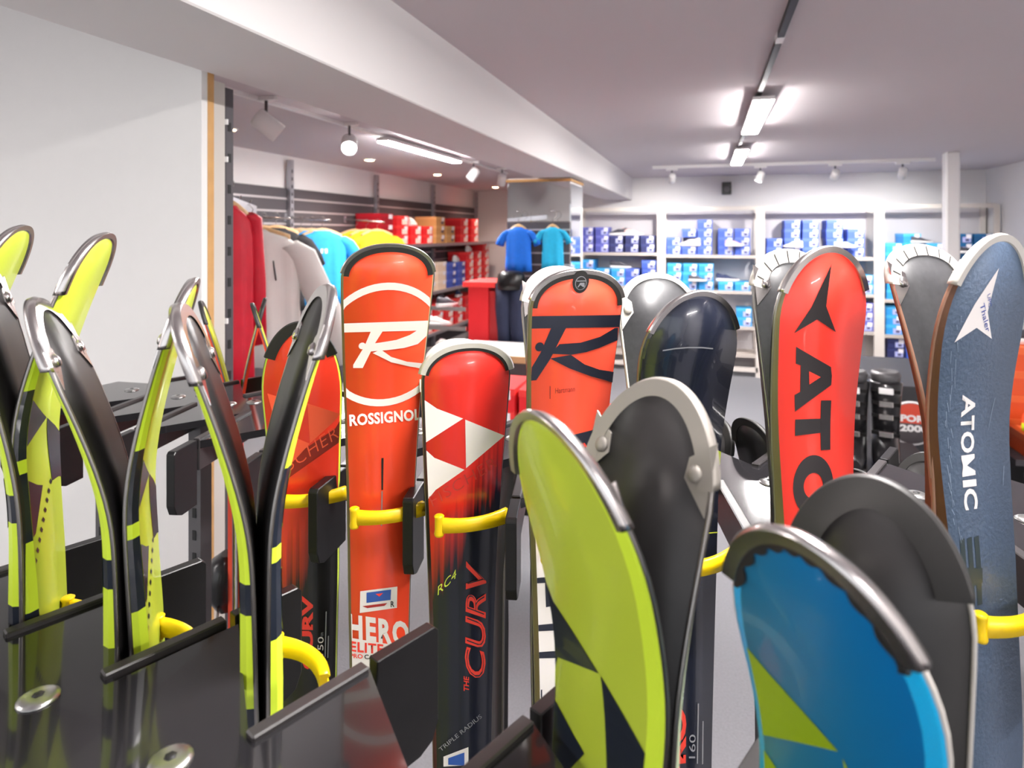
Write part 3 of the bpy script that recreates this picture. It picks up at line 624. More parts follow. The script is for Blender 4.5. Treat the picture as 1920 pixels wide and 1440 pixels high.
spot((.52, 6.93, ZC-.03), (-.35, -.1, -.9), 'bright white spotlight on the pale track, closest to the linear luminaire', True, .9, 90)
spot((1.206, 6.93, ZC-.03), (-.1, .66, -.55), 'middle white spotlight on the pale track', False, .9, 170)
spot((1.79, 6.93, ZC-.03), (.05, .66, -.55), 'white spotlight on the pale track beside the white pole', False, .9, 170)
spot((-.35, 6.93, ZC-.03), (-.1, .66, -.55), 'white spotlight on the pale track at the end by the beam', False, .9, 170)
t = thing('linear_luminaire', 'added fill luminaire, unseen on the ceiling left of the camera, lighting the white partition', 'ceiling light', (-2.6, -.9, ZC))  # made-up lamp out of view, added to brighten the partition
MB().box(-.05, .05, -.46, .46, -.045, -.02).build('housing', m_white, t, bevel=.003); MB().box(-.044, .044, -.45, .45, -.052, -.0455).build('diffuser', m_led, t)
t = thing('linear_luminaire', 'long bright linear luminaire on the side-room ceiling', 'ceiling light', (-2.24, 4.87, ZC))
MB().box(-.05, .05, -.72, .72, -.045, -.02).build('housing', m_white, t, bevel=.003); MB().box(-.044, .044, -.71, .71, -.052, -.0455).build('diffuser', m_led, t)
MB().box(-.012, .012, -2.3, 2.3, -.02, 0).build('rail', m_white, t)
for i, (y, lb) in enumerate(((3.585, 'small round warm downlight beside the perforated upright'), (5.469, 'small round warm downlight above the hanging shirts'), (7.083, 'small round warm downlight above the red shoe boxes'), (9.286, 'small round warm downlight in the far corner by the pillar'))):
    t = thing('downlight', lb, 'downlight', (-3.09, y, ZC), 0, 'recessed downlights')
    MB().lathe([(.040, -.002), (.056, -.002), (.058, -.008), (.044, -.012)], (0, 0, 0), 20).build('ring', m_white, t); MB().lathe([(0, -.004), (.042, -.004), (.042, -.014), (.02, -.018), (0, -.019)], (0, 0, 0), 20).build('bulb', m_warm, t)
    ld = bpy.data.lights.new('lamp', 'SPOT'); ld.energy = 45; ld.spot_size = 2.4; ld.spot_blend = .7; ld.shadow_soft_size = .03; ld.color = (1, .72, .6)
    lo = bpy.data.objects.new('lamp', ld); COL.objects.link(lo); lo.parent = t; lo.location = (0, 0, -.03)
t = thing('wall_speaker', 'small black loudspeaker high on the back wall', 'speaker', (.235, YB, 2.23))
MB().box(-.055, .055, -.10, -.002, -.075, .075).build('cabinet', m_black, t, bevel=.006); MB().lathe([(0, 0), (.038, 0), (.04, -.004), (.03, -.007), (0, -.007)], (0, -.1, -.01), 18, Matrix.Rotation(-math.pi/2, 4, 'X')).build('grille', m_grey, t)
# ---------------------------------------------------------------- shelving on the back wall
def unit(x0, x1, zs, label, hollow=False):
    t = thing('shelving_unit', label, 'shelving', ((x0+x1)/2, 7.94, 0)); h = (x1-x0)/2; D = .40
    for sx in (-1, 1):
        for y in (0, D-.04):
            MB().box(sx*h-.025 if sx < 0 else h-.025, sx*h+.025 if sx < 0 else h+.025, y, y+.035, 0, 1.985).build('post', m_post, t)
    MB().box(-h, h, -.004, .03, 1.95, 1.995).build('top_rail', m_post, t)
    MB().box(-h+.02, h-.02, D-.012, D-.002, .1, 1.95).build('back_panel', m_back, t)
    for z in zs: MB().box(-h+.026, h-.026, .004, D-.014, z-.035, z).build('shelf', m_shelf, t)
    MB().box(-h, h, 0, .03, .06, .11).build('base_rail', m_post, t)
bays = [(-1.55, -.55, (1.44, 1.03, .6, .22)), (-.50, .57, (1.42, 1.0, .585, .26)), (.62, 1.80, (1.41, 1.0, .585, .26)), (1.85, 2.93, (1.36, .95, .56, .2))]
bnames = ['first bay from pillar', 'second bay from pillar', 'third bay from pillar', 'bay behind white pole']
for (x0, x1, zs), nm, ex in zip(bays, bnames, ('cream shelving bay partly behind the mirrored pillar, stacked with violet-blue boxes', 'cream shelving bay with azure boxes on its middle shelf', 'cream shelving bay behind the bright red ski, tall blue stacks on top', 'cream shelving bay crossed by the round white pole')):
    unit(x0, x1, zs, ex)
m_bx = {'blue': mat('blue_card', (62, 92, 190), .55), 'violet': mat('violet_blue_card', (82, 88, 176), .55), 'navy': mat('navy_card', (40, 46, 98), .55), 'azure': mat('azure_card', (44, 150, 222), .55), 'teal': mat('dark_teal_card', (16, 84, 134), .55),
        'red': mat('red_card', (232, 36, 44), .5), 'crimson': mat('crimson_card', (158, 10, 30), .5), 'tan': mat('tan_card', (206, 156, 96), .6), 'cream': mat('cream_card', (240, 216, 190), .6), 'orange': mat('orange_card', (240, 92, 40), .5)}
m_bl2 = {'blue': mat('blue_lid', (84, 112, 206), .55), 'violet': mat('violet_lid', (104, 108, 196), .55), 'navy': mat('navy_lid', (50, 58, 116), .55), 'azure': mat('azure_lid', (70, 176, 234), .55), 'teal': mat('teal_lid', (22, 98, 150), .55),
         'red': mat('red_lid', (246, 60, 58), .5), 'crimson': mat('crimson_lid', (176, 16, 36), .5), 'tan': mat('tan_lid', (216, 170, 112), .6), 'cream': mat('cream_lid', (246, 228, 208), .6), 'orange': mat('orange_lid', (248, 112, 56), .5)}
m_lab = mat('white_label', (244, 240, 246), .5); m_pic = mat('dark_picture', (70, 70, 110), .5); m_lablue = mat('pale_blue_panel', (176, 182, 232), .5); m_pk = mat('pale_red_print', (255, 226, 214), .5)
meshc = {}
def boxmesh(kind, dims, color):
    k = (kind, dims, color)
    if k in meshc: return meshc[k]
    W_, D_, H_ = dims; w = MB()
    if kind == 'body': w.box(-W_/2+.002, W_/2-.002, .003, D_-.003, 0, H_*.72); m = m_bx[color]
    elif kind == 'lid': w.box(-W_/2, W_/2, 0, D_, H_*.70, H_); m = m_bl2[color]
    elif kind == 'label': w.box(W_*.14, W_*.42, -.0012, .004, H_*.52, H_*.94); m = m_lab
    elif kind == 'panel': w.box(-W_*.06, W_*.40, -.001, .004, H_*.10, H_*.66); m = m_lablue
    else: w.box(W_*.10, W_*.30, -.0018, .004, H_*.22, H_*.46); m = m_pic
    if kind == 'panel' and color in ('red', 'orange'): m = m_pk
    o = w.build('x', m); me = o.data; bpy.data.objects.remove(o); meshc[k] = me; return me
ORD = ['bottom', 'second from bottom', 'third from bottom', 'fourth from bottom', 'fifth from bottom', 'sixth from bottom']
def sbox(color, dims, loc, rot, label, group, extras=('label', 'panel', 'picture')):
    t = thing('shoe_box', label, 'shoe box', loc, rot, group)
    for kind in ('body', 'lid')+tuple(extras):
        o = bpy.data.objects.new({'panel': 'printed_panel'}.get(kind, kind), boxmesh(kind, dims, color)); COL.objects.link(o); o.parent = t
    return t
SN = ['first', 'second', 'third', 'fourth', 'fifth', 'sixth', 'seventh', 'eighth']
CW = {'blue': 'blue', 'violet': 'violet-blue', 'navy': 'navy', 'azure': 'azure', 'teal': 'dark teal', 'red': 'red', 'crimson': 'crimson', 'tan': 'tan', 'cream': 'cream', 'orange': 'orange'}
def fill(bay, lvl, stacks, lname, y=7.975):
    z = bays[bay][2][lvl]
    for i, (x, n, col, *gap) in enumerate(stacks):
        H = .104
        for j in range(n):
            if gap and j in gap: continue
            lb = f"{CW[col]} shoe box, {ORD[j]}, {SN[i]} stack, {lname} shelf, {bnames[bay]}"
            sbox(col, (.172, .30, H), (x+random.uniform(-.004, .004), y+random.uniform(0, .02), z+j*(H+.0008)), random.uniform(-.03, .03), lb, 'shoe boxes in the '+bnames[bay])
fill(0, 0, [(-1.44, 3, 'violet'), (-1.25, 3, 'violet'), (-1.07, 2, 'navy'), (-.88, 2, 'navy'), (-.69, 2, 'navy')], 'top')
fill(0, 1, [(-1.44, 3, 'azure'), (-1.24, 2, 'azure'), (-1.05, 2, 'azure'), (-.88, 2, 'blue'), (-.68, 3, 'blue')], 'second')
fill(0, 2, [(-1.4, 2, 'blue'), (-1.2, 2, 'azure'), (-.75, 3, 'navy')], 'third')
fill(1, 0, [(-.385, 2, 'blue'), (-.20, 3, 'blue', 1), (-.02, 4, 'blue'), (.215, 3, 'blue'), (.405, 3, 'blue')], 'top')
fill(1, 1, [(-.37, 3, 'azure'), (-.19, 3, 'azure'), (-.01, 3, 'azure'), (.22, 1, 'azure'), (.40, 1, 'azure')], 'second')
fill(1, 2, [(-.3, 2, 'azure'), (.42, 2, 'azure')], 'third')
fill(2, 0, [(.755, 2, 'blue'), (.945, 4, 'blue'), (1.135, 4, 'blue'), (1.385, 4, 'blue'), (1.60, 3, 'blue')], 'top')
fill(2, 1, [(.75, 3, 'azure'), (.93, 2, 'azure'), (1.5, 3, 'azure'), (1.69, 2, 'azure')], 'second')
fill(2, 2, [(1.5, 2, 'blue'), (1.69, 3, 'violet')], 'third')
fill(3, 0, [(1.975, 2, 'azure'), (2.155, 3, 'azure'), (2.375, 2, 'azure'), (2.645, 3, 'teal'), (2.825, 3, 'teal')], 'top')
fill(3, 1, [(1.99, 3, 'azure'), (2.17, 2, 'azure'), (2.4, 3, 'azure')], 'second')
fill(3, 2, [(1.98, 3, 'azure'), (2.165, 2, 'azure'), (2.4, 2, 'azure'), (2.75, 2, 'teal')], 'third')
fill(3, 3, [(2.0, 3, 'navy'), (2.18, 3, 'blue'), (2.37, 2, 'azure'), (2.7, 2, 'navy')], 'lowest')
# shoes shown on the boxes
def shoe(loc, rot, up, label, sole=None, sc=1.0, group='display shoes on the shelves'):
    t = thing('shoe', label, 'shoe', loc, rot, group)
    w = MB(); rs = []; L_ = .27*sc
    for u in (0, .06, .2, .4, .6, .8, .94, 1):
        hw_ = sc*(.012+.034*math.sin(math.pi*min(1, .12+u*.8))**.6)*(1 if 0 < u < 1 else .5); zt = sc*(.026+.012*(1-u)); z0 = sc*.012*max(0, (u-.75)/.25)**2
        rs.append([(-L_/2+u*L_, a*hw_, z) for a, z in ((-1, z0+.002), (-.7, z0), (.7, z0), (1, z0+.002), (1.04, zt), (-1.04, zt))])
    w.rings(rs).build('sole', sole or m_white, t)
    w = MB(); rs = []
    for u, h, q in ((.01, .085, .6), (.06, .098, .8), (.18, .088, .95), (.30, .078, .95), (.42, .082, .9), (.55, .068, .95), (.7, .050, 1), (.85, .040, .95), (.96, .03, .7)):
        hw_ = sc*(.012+.032*math.sin(math.pi*min(1, .12+u*.8))**.6)*q; zt = sc*h; z0 = sc*(.028+.010*(1-u))
        rs.append([(-L_/2+u*L_, a*hw_, z0+(zt-z0)*b) for a, b in ((-1, 0), (-1, .45), (-.75, .8), (-.35, 1), (.35, 1), (.75, .8), (1, .45), (1, 0))])
    w.rings(rs).build('upper', up, t)
    w = MB()
    for i in range(4): w.bar((L_*(-.02+i*.06), -.016*sc, sc*(.083-i*.009)), (L_*(-.02+i*.06), .016*sc, sc*(.083-i*.009)), .006*sc, .004*sc)
    w.build('laces', m_lab, t)
su = {'w': mat('white_shoe', (236, 232, 228), .6), 'g': mat('dark_grey_shoe', (70, 70, 78), .6), 'p': mat('pale_pink_shoe', (238, 190, 186), .6), 'pk': mat('magenta_shoe', (220, 50, 130), .6), 'b': mat('navy_shoe', (40, 52, 90), .6), 'mint': mat('pale_mint_shoe', (206, 232, 214), .6), 'tl': mat('teal_shoe', (50, 120, 130), .6)}
zt = lambda b, l, n: bays[b][2][l]+n*.1048
shoe((-.20, 8.0, zt(1, 0, 1)), 2.9, su['w'], 'white shoe between blue boxes, top shelf, second bay from the pillar', sc=1)
shoe((.315, 7.93, zt(1, 0, 1)), .2, su['p'], 'pale pink shoe in front of two blue stacks, second bay from the pillar', sc=.8)
shoe((-.10, 7.93, zt(1, 1, 1)), .1, su['g'], 'dark shoe with white sole among azure boxes', sc=.8)
shoe((.24, 8.05, zt(1, 1, 1)), .1, su['b'], 'navy shoe with white sole on a lone azure box', sc=1)
shoe((.94, 7.93, zt(2, 0, 1)), 2.8, su['w'], 'white shoe before the tallest blue stacks, third bay from the pillar', sc=.8)
shoe((1.50, 7.93, zt(2, 0, 1)), -.5, su['mint'], 'pale mint shoe leaning across blue boxes beside the cream post', sc=.8)
shoe((-.88, 8.05, zt(0, 0, 2)), .0, su['p'], 'pink shoe on navy boxes, top shelf by the pillar')
shoe((-1.08, 8.05, zt(0, 0, 2)), 3.1, su['g'], 'dark grey shoe on navy boxes, top shelf by the pillar')
shoe((-1.03, 8.05, zt(0, 1, 2)), .0, su['g'], 'white-soled dark shoe on azure boxes, second shelf by the pillar')
shoe((2.25, 8.0, zt(3, 0, 2)+.0), .1, su['g'], 'dark shoe with yellow insole side by side with azure boxes, pole bay', sc=.8)
shoe((2.66, 7.93, zt(3, 0, 1)), .1, su['g'], 'dark shoe with white sole before the dark teal boxes', sc=.8)
# ---------------------------------------------------------------- side room: slatwall, shelves, boxes
t = thing('slatwall', 'long anthracite slatted wall with pale grooves behind the hanging shirts', 'slatwall', (-3.69, 7, 0))
MB().box(-.005, .018, -5.6, 3.0, .1, 2.09).build('panel', m_slat, t)
w = MB()
for i in range(11): w.box(.016, .0195, -5.6, 3.0, 1.985-i*.115, 2.003-i*.115)
w.build('groove_rails', m_slatgap, t)
for i, (y, lb) in enumerate(((5.02, 'tall grey wall upright above the black shirts'), (6.62, 'tall grey wall upright above the yellow shirts'), (8.23, 'tall grey wall upright between the red box stacks'), (9.95, 'tall grey wall upright at the end of the slatwall'))):
    t = thing('wall_upright', lb, 'upright', (-3.66, y, 0)); MB().box(-.01, .03, -.025, .025, .1, 2.35).build('rail', m_alu, t)
    w = MB()
    for j in range(20): w.box(.0295, .0312, -.008, .008, .9+j*.07, .93+j*.07)
    w.build('slots', m_bore, t)
def wshelf(z, y0, y1, lb):
    t = thing('wall_shelf', lb, 'shelf', (-3.48, (y0+y1)/2, z)); h = (y1-y0)/2
    MB().box(-.17, .18, -h, h, -.02, 0).build('board', m_shelf, t); MB().box(.18, .19, -h, h, -.035, .004).build('front_edge', m_alu, t)
    for s in (-.9, 0, .9): MB().box(-.17, .12, s*h-.008, s*h+.008, -.07, -.02).build('bracket', m_grey, t)
wshelf(1.545, 6.05, 9.9, 'upper side-room shelf with crimson, tan and red boxes')
wshelf(.94, 7.0, 9.9, 'middle side-room shelf with cream, blue and red boxes')
wshelf(.42, 6.6, 9.9, 'lowest side-room shelf with red boxes and trainers')
def lfill(z, stacks, lname, x=-3.335):
    for i, (y, n, col, h) in enumerate(stacks):
        for j in range(n):
            sbox(col, (.29, .30, h), (x, y, z+j*(h+.001)), math.pi/2, f"{CW[col]} shoe box, {ORD[j]}, {SN[i]} stack on {lname} side-room shelf", 'shoe boxes on the side-room shelves', ('label', 'picture') if col in ('blue', 'tan') else (('label', 'panel') if col == 'red' else ('label',)))
lfill(1.545, [(6.28, 3, 'crimson', .115), (6.66, 3, 'red', .11), (7.02, 2, 'red', .11), (7.36, 2, 'red', .11), (7.75, 3, 'tan', .115), (8.10, 2, 'tan', .115), (8.62, 3, 'red', .115), (9.05, 3, 'red', .115)], 'upper')
lfill(.94, [(7.45, 3, 'cream', .12), (7.80, 3, 'cream', .12), (8.15, 3, 'blue', .11), (8.50, 3, 'blue', .11), (8.85, 4, 'red', .115), (9.20, 4, 'red', .115), (9.55, 5, 'red', .115)], 'middle')
lfill(.42, [(7.0, 3, 'crimson', .115), (7.35, 3, 'red', .115), (7.7, 3, 'red', .115), (8.05, 3, 'red', .115), (8.4, 3, 'red', .115), (8.8, 3, 'red', .115), (9.2, 3, 'red', .115)], 'lowest')
for i, (y, z, c, lb) in enumerate(((7.08, 1.767, 'w', 'white trainer on red boxes, upper side-room shelf'), (7.9, 1.776, 'b', 'dark trainer on the tan boxes'), (8.5, 1.273, 'w', 'white trainer on blue boxes, middle side-room shelf'), (9.0, 1.404, 'w', 'white trainer on red boxes, middle side-room shelf'), (8.0, .769, 'g', 'black and white trainer on lowest red boxes'), (8.6, .769, 'b', 'dark trainer with white sole farther along the lowest red boxes'), (7.5, .769, 'g', 'grey trainer at the near end of the lowest red boxes'))):
    shoe((-3.42, y, z), math.pi/2+.2, su[c], lb, group='trainers on the side-room shelves')
t = thing('back_counter', 'red and white box display against the far side-room wall', 'display', (-2.35, 9.9, 0))
MB().box(-.5, .5, -.15, .25, 0, .9).build('plinth', m_white, t)
for i in range(3):
    for j in range(5): sbox('red', (.3, .28, .115), (-2.7+i*.33, 9.72, .902+j*.116), 0, f"red shoe box, {ORD[j]}, {SN[i]} stack on far side-room display", 'shoe boxes on the far display', ('label', 'panel'))
# ---------------------------------------------------------------- clothes
def hanger(parent, w, z=0):
    m = MB(); rs = []
    for i in range(13):
        u = -1+2*i/12; x = u*w; zz = z - .055*abs(u)**1.6
        rs.append([(x, -.009, zz-.014), (x, .009, zz-.014), (x, .009, zz+.014), (x, -.009, zz+.014)])
    h = m.rings(rs).build('hanger', m_wood, parent)
    MB().tube([(0, 0, z+.01), (0, 0, z+.05), (.022, 0, z+.066), (.03, 0, z+.09), (.012, 0, z+.115), (-.014, 0, z+.108)], .0025, 8).build('hook', m_steel, h)
def garment(name, label, cat, loc, rot, m, h=.66, w=.24, sl=.2, group=None, long=False, depth=.05, folds=5, trim=None, seed=0, zip_=None, with_hanger=True, spread=1.0):
    rr = random.Random(seed); t = thing(name, label, cat, loc, rot, group); b = MB(); rs = []
    ph = rr.uniform(0, 6)
    q_ = w/.24 if w < .2 and not long else 1; prof = [(0, .34, .5), (-.015*q_, .42, .7), (-.04*q_, .72, .9), (-.075*q_, .90, 1), (-.14*q_, .96, 1.1), (-.25*q_, .97, 1.1), (-h*.55, .96, 1.05), (-h*.8, 1.0, 1.1), (-h, 1.03, 1.1)]
    n = 40
    for z, ww, dd in prof:
        r = []
        for i in range(n):
            a = 2*math.pi*i/n; ca, sa = math.cos(a), math.sin(a)
            f = 1 + (.22*math.sin(folds*2*ca*1.5+ph)*min(1, -z/.3))
            r.append((w*ww*(abs(ca)**.8)*(1 if ca >= 0 else -1), depth*dd*sa*f, z))
        rs.append(r)
    b.rings(rs)
    for s in (-1, 1):
        L_ = .58 if long else sl; q = []; kk = w/.24
        P = [Vector((s*w*.70, 0, -.075*kk)), Vector((s*w*.98, 0, -.12*kk)), Vector((s*(w+spread*(.03*kk+L_*.22)), 0, -.13*kk-L_*.5)), Vector((s*(w+spread*(.04*kk+L_*.34)), 0, -.13*kk-L_*.95))]
        for j, p in enumerate(P):
            ra = (.07, .08, .078, .072 if long else .085)[j]*kk
            q.append([(p.x+s*.35*ra*math.sin(a)*-1 + ra*.75*math.cos(a)*1, depth*.9*math.sin(a)*(1+.15*math.sin(j*2+a*3)), p.z+ra*.55*math.cos(a)*-s*-.6) for a in [2*math.pi*i/16 for i in range(16)]])
        b.rings(q)
    b.build('fabric', m, t)
    if trim: MB().box(-.03, .03, -depth*1.12-.004, -depth*1.05, -.20, -.16).build('print', trim, t)
    if zip_:
        MB().tube([(.05, -depth*.75, -.03), (.03, -depth*1.13, -.12), (.02, -depth*1.25, -.24)], .005, 6).build('zip', zip_, t)
        MB().tube([(.14, -depth*1.0, -.16), (.155, -depth*1.1, -.26)], .004, 6).build('pocket_zip', zip_, t)
    if with_hanger: hanger(t, w*.78, .012)
    return t
m_tb = mat('sky_blue_shirt', (38, 156, 226), .8, noise=.15, nscale=30); m_ty = mat('yellow_shirt', (250, 178, 24), .8, noise=.12, nscale=30); m_tk = mat('black_shirt', (34, 33, 36), .85, noise=.2, nscale=30)
m_tr = mat('red_jacket', (196, 6, 40), .6, noise=.25, nscale=12); m_tw = mat('pale_grey_jacket', (222, 217, 213), .75, noise=.05, nscale=10); m_tn = mat('navy_trousers', (28, 36, 62), .8, noise=.2, nscale=20)
m_t1 = mat('royal_blue_shirt', (8, 106, 214), .75, noise=.15, nscale=40); m_t2 = mat('turquoise_shirt', (24, 172, 216), .75, noise=.15, nscale=40); m_pkp = mat('pink_print', (240, 110, 130), .6)
def arm(loc, d, lb, sl=.0):
    t = thing('clothes_rail', lb, 'rail', loc); MB().tube([(0, 0, 0), d], .009, 10).build('tube', m_chrome, t)
    MB().lathe([(0, -.004), (.013, -.004), (.013, .004), (0, .004)], d, 12, Matrix.Rotation(math.pi/2, 4, 'Y')).build('end_cap', m_chrome, t); MB().box(-.008, .004, -.02, .02, -.035, .035).build('bracket', m_alu, t)
for y, lb in ((4.40, 'chrome arm holding the black shirts'), (4.98, 'chrome arm holding the sky-blue shirts'), (5.98, 'chrome arm holding the yellow shirts')): arm((-3.67, y, 1.825), (.46, 0, -.03), lb)
for i in range(3): garment('shirt', ('black shirt closest to the wall, next to the blue shirts', 'black shirt in the middle of its arm', 'frontmost black shirt beside the pale jacket')[i], 'shirt', (-3.58+i*.13, 4.40-i*.01, 1.72), .95, m_tk, .68, .23, group='black shirts on a display arm', seed=i, folds=4)
for i in range(4): garment('shirt', ('sky-blue shirt closest to the wall', 'second sky-blue shirt from the wall', 'third sky-blue shirt from the wall', 'frontmost sky-blue shirt with a white tag')[i], 'shirt', (-3.62+i*.11, 4.98, 1.70), .9, m_tb, .66, .23, group='sky-blue shirts on a display arm', seed=10+i, folds=5, trim=m_white if i == 3 else None)
for i in range(3): garment('shirt', ('yellow shirt closest to the wall', 'yellow shirt in the middle of its arm', 'frontmost yellow shirt with a dark front and pink print')[i], 'shirt', (-3.55+i*.13, 5.98, 1.70), .9, m_ty, .64, .22, group='yellow shirts on a display arm', seed=20+i, trim=m_pkp if i == 2 else None)
garment('jacket', 'long red jacket hanging right beside the perforated upright', 'jacket', (-1.99, 2.3, 1.80), 1.25, m_tr, .80, .12, long=True, depth=.045, folds=3, seed=31, spread=.1)
garment('jacket', 'pale grey jacket with black zips on a wooden hanger', 'jacket', (-2.26, 2.75, 1.70), .50, m_tw, .70, .27, long=True, depth=.08, folds=4, seed=33, zip_=m_bore, spread=.8)
t = thing('waterfall_rail', 'perforated grey rail sloping down from the partition upright, jackets on it', 'rail', (-1.9, 2.14, 1.86))
a, b_ = Vector((.0, -.25, .02)), Vector((-.42, .75, -.06)); MB().bar(a, b_, .012, .05).build('rail', m_alu, t)
for i in range(6):
    p = a.lerp(b_, .15+i*.15); MB().tube([tuple(p+Vector((0, 0, .026))), tuple(p+Vector((.012, 0, .045)))], .004, 6).build('peg', m_chrome, t)
garment('shirt', 'royal-blue shirt hanging on the slatted pillar', 'shirt', (-1.385, 4.725, 1.725), 0, m_t1, .34, .105, .085, depth=.03, folds=3, seed=41, trim=None)
garment('shirt', 'turquoise shirt hanging on the slatted pillar', 'shirt', (-1.115, 4.725, 1.725), 0, m_t2, .32, .085, .08, depth=.03, folds=3, seed=42)
# ---------------------------------------------------------------- floor displays
t = thing('display_stand', 'tall red display stand with chrome side rack', 'display', (-1.63, 4.75, 0))
MB().box(-.10, .06, -.20, .2, 0, 1.27).build('red_panel', m_bx['red'], t); MB().box(.062, .13, -.18, .18, 0, 1.24).build('side_panel', mat('dull_red_panel', (190, 40, 44), .5), t)
MB().box(-.14, .12, -.22, .22, 1.272, 1.31).build('top', m_bl2['red'], t)
w = MB()
for z in (.78, .95, 1.1): w.bar((-.50, -.19, z), (-.12, -.19, z), .02, .03)
w.bar((-.50, -.19, .0), (-.50, -.19, 1.2), .025, .025); w.bar((-.13, -.19, 0), (-.13, -.19, 1.22), .025, .025); w.build('chrome_rack', m_chrome, t)
for i, (x, z) in enumerate(((-.36, .968), (-.28, 1.118), (-.33, .797))): shoe((-1.63+x, 4.57, z), .2+i, su['wgt'[i % 2]], ('white trainer on the chrome rack, middle tier', 'dark trainer on the chrome rack, top tier', 'white trainer on the chrome rack, lowest tier')[i], sc=.8, group='trainers on the chrome rack')
t = thing('trousers', 'navy trousers on a dark hip form in front of the pillar', 'trousers', (-1.40, 4.58, 0))
w = MB()
for s in (-1, 1): w.tube([(s*.045, 0, .74), (s*.05, 0, .95), (s*.052, 0, 1.12), (s*.045, 0, 1.30)], [.05, .056, .07, .075], 16)
w.build('legs', m_tn, t); w = MB(); w.lathe([(.105, 1.26), (.11, 1.31), (.10, 1.37), (.07, 1.395), (0, 1.395)], (0, 0, 0), 20); w.build('hip_form', m_black, t)
MB().lathe([(.10, 0), (.10, .02), (.014, .03), (.014, .78), (0, .78)], (0, 0, 0), 16).build('stand', m_grey, t)
t = thing('table', 'low white-topped table with beech edge behind the red skis', 'table', (-1.30, 4.25, 0))
MB().box(-.35, .22, -.30, .22, .86, .885).build('top', m_white, t); MB().box(-.352, .23, -.318, -.301, .845, .888).build('edge', m_wood, t); MB().box(.221, .235, -.30, .22, .845, .888).build('side_edge', m_wood, t)
MB().box(-.32, .2, -.29, .2, .70, .844).build('apron', m_grey, t)
for x in (-.30, .17):
    for y in (-.26, .17): MB().box(x-.02, x+.02, y-.02, y+.02, 0, .70).build('leg', m_grey, t)
t = thing('low_shelf', 'low black shelf carrying red shoe boxes in front of the table', 'shelf', (-.72, 2.95, 0))
MB().box(-.42, .42, -.16, .20, .40, .43).build('board', m_black, t)
for x in (-.38, .38): MB().box(x-.02, x+.02, -.14, .18, 0, .40).build('leg', m_black, t)
for i, (x, n) in enumerate(((-.98, 5), (-.69, 5), (-.40, 4))):
    for j in range(n): sbox('red', (.27, .28, .105), (x, 2.82, .432+j*.106), .04*i, f"red shoe box, {ORD[j]}, {SN[i]} stack on the low black shelf", 'red shoe boxes on the low shelf', ('label', 'picture'))
# black display cube with the round emblem
t = thing('display_cube', 'black display cube with round red and white emblem', 'display', (1.27, 4.12, 0), .0)
MB().box(-.42, .13, -.42, .42, 0, .90).build('body', mat('matt_black_laminate', (44, 43, 46), .45), t, bevel=.004)
def disc(w, r0, r1, y, n=40, M=None): w.lathe([(r0, 0), (r1, 0), (r1, .004), (r0, .004)], (0, 0, 0), n, Matrix.Translation((-.275, y, .715)) @ Matrix.Rotation(math.pi/2, 4, 'X'))
w = MB(); disc(w, 0, .112, -.42); e = w.build('emblem', m_white, t)
w = MB(); disc(w, 0, .103, -.4215); w.build('emblem_face', mat('emblem_grey', (86, 80, 82), .4), e)
w = MB(); w.prism([(-.275+.1*math.cos(a), .715+.1*math.sin(a)) for a in [math.pi*i/24 for i in range(25)]], 0, .001); o = w.build('emblem_red', mat('emblem_red', (214, 74, 50), .4), e); o.rotation_euler = (math.pi/2, 0, 0); o.location = (0, -.4262, 0)
def sign(txt, x, z, w_, h_, y, m, parent):
    b = text_mesh(txt, .05); xs = [v.co.x for v in b.verts]; ys = [v.co.y for v in b.verts]
    for v in b.verts: v.co = (x-w_/2+(v.co.x-min(xs))/(max(xs)-min(xs))*w_, y, z+(v.co.y-min(ys))/(max(ys)-min(ys))*h_)
    me = bpy.data.meshes.new('lettering'); b.to_mesh(me); b.free(); me.materials.append(m); o = bpy.data.objects.new('lettering', me); COL.objects.link(o); o.parent = parent
sign('SPORT', -.27, .722, .165, .036, -.4275, m_white, e); sign('2000', -.265, .672, .13, .036, -.4275, m_white, e)
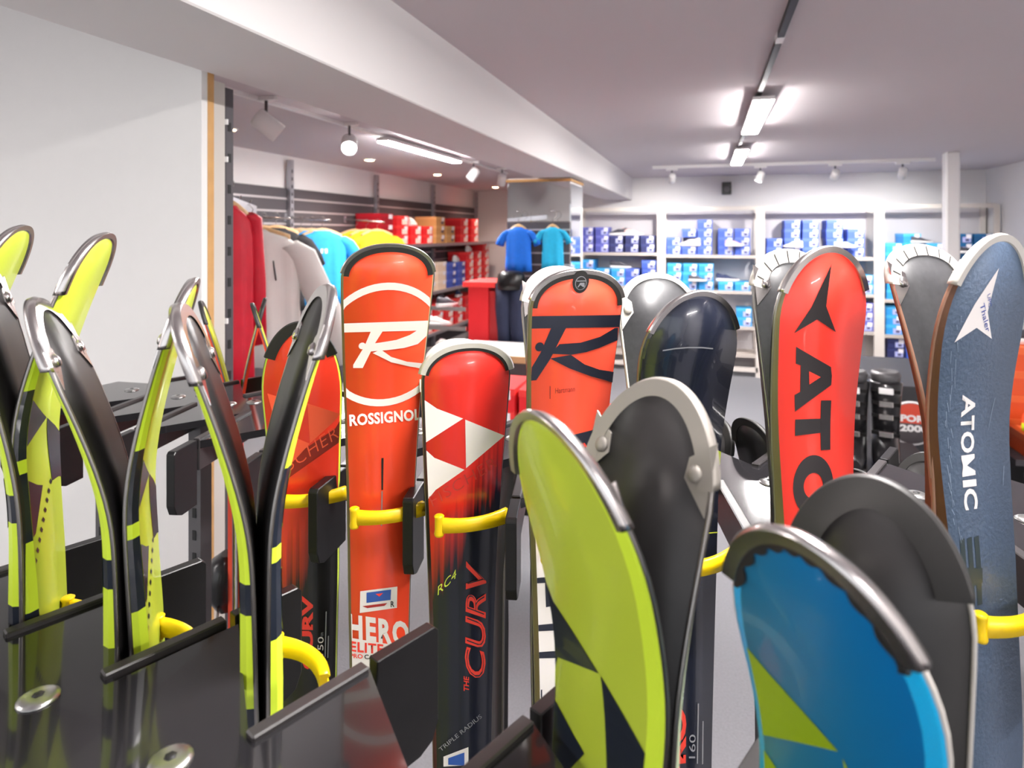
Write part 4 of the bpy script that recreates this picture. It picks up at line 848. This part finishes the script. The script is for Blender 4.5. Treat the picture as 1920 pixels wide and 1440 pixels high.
# ski boots beside the cube, on a black bench
t = thing('bench', 'black bench under the ski boots', 'bench', (.68, 3.02, 0)); MB().box(-.24, .2, -.22, .24, .70, .74).build('top', m_black, t)
for x in (-.22, .16):
    MB().box(x, x+.03, -.2, .22, 0, .70).build('leg', m_black, t)
m_boot = mat('ski_boot_shell', (30, 29, 31), .3, coat=.3)
def boot(loc, rot, lb):
    t = thing('ski_boot', lb, 'ski boot', loc, rot, 'black ski boots beside the cube')
    w = MB(); rs = []
    for y, hw_, z1 in ((-.15, .03, .05), (-.12, .045, .085), (-.05, .05, .10), (.03, .052, .15), (.09, .05, .16), (.13, .035, .10)):
        rs.append([(-hw_, y, .012), (hw_, y, .012), (hw_, y, z1*.6), (hw_*.6, y, z1), (-hw_*.6, y, z1), (-hw_, y, z1*.6)])
    w.rings(rs).build('shell', m_boot, t)
    w = MB(); rs = []
    for z, r, y in ((.10, .052, .055), (.18, .054, .04), (.27, .058, .02), (.33, .062, .005), (.335, .05, .005)):
        rs.append([(r*math.cos(a), y+r*1.1*math.sin(a), z) for a in [2*math.pi*i/20 for i in range(20)]])
    w.rings(rs).build('cuff', m_boot, t); MB().box(-.045, .045, -.155, .13, 0, .014).build('sole', m_grey, t)
    MB().lathe([(.05, .325), (.056, .36), (.048, .375), (.03, .36)], (0, .005, 0), 18).build('liner', m_grey, t)
    for i, (z, y) in enumerate(((.305, -.062), (.25, -.050), (.195, -.036), (.125, -.04))):
        b = MB().box(-.026, .026, y-.008, y+.012, z-.012, z+.012).build('buckle', m_chrome if i else m_white, t, bevel=.003)
        MB().bar((-.05, y+.02, z), (.05, y+.0, z), .006, .014).build('strap', m_black, b)
    return t
boot((.575, 2.93, .741), -.2, 'black ski boot half hidden by the bright red ski'); boot((.70, 2.95, .741), -.2, 'black ski boot closest to the cube')
# things seen past the slate-blue ski
t = thing('display_table', 'low dark table by the right wall under the orange boxes', 'table', (2.05, 4.3, 0)); MB().box(-.55, .5, -.45, .45, .50, .53).build('top', m_slat, t); MB().box(-.5, .45, -.4, .4, 0, .50).build('base', m_black, t)
for j in range(4): sbox('orange', (.34, .3, .13), (1.73, 4.15, .532+j*.131), 0, f"orange shoe box, {ORD[j]}, stacked beyond the slate-blue ski", 'orange shoe boxes', ('label', 'panel'))
sbox('orange', (.34, .2, .11), (1.73, 3.90, .532), 0, 'single orange shoe box carrying the orange shoe', 'orange shoe boxes', ('label', 'panel'))
m_orsh = mat('orange_shoe', (246, 84, 40), .6); m_ysole = mat('yellow_sole', (224, 240, 40), .5)
shoe((1.72, 4.0, .644), .1, m_orsh, 'orange sports shoe with yellow sole in front of the orange boxes', m_ysole)
shoe((1.75, 4.28, 1.058), .1, su['g'], 'dark shoe with white sole topping the orange boxes')
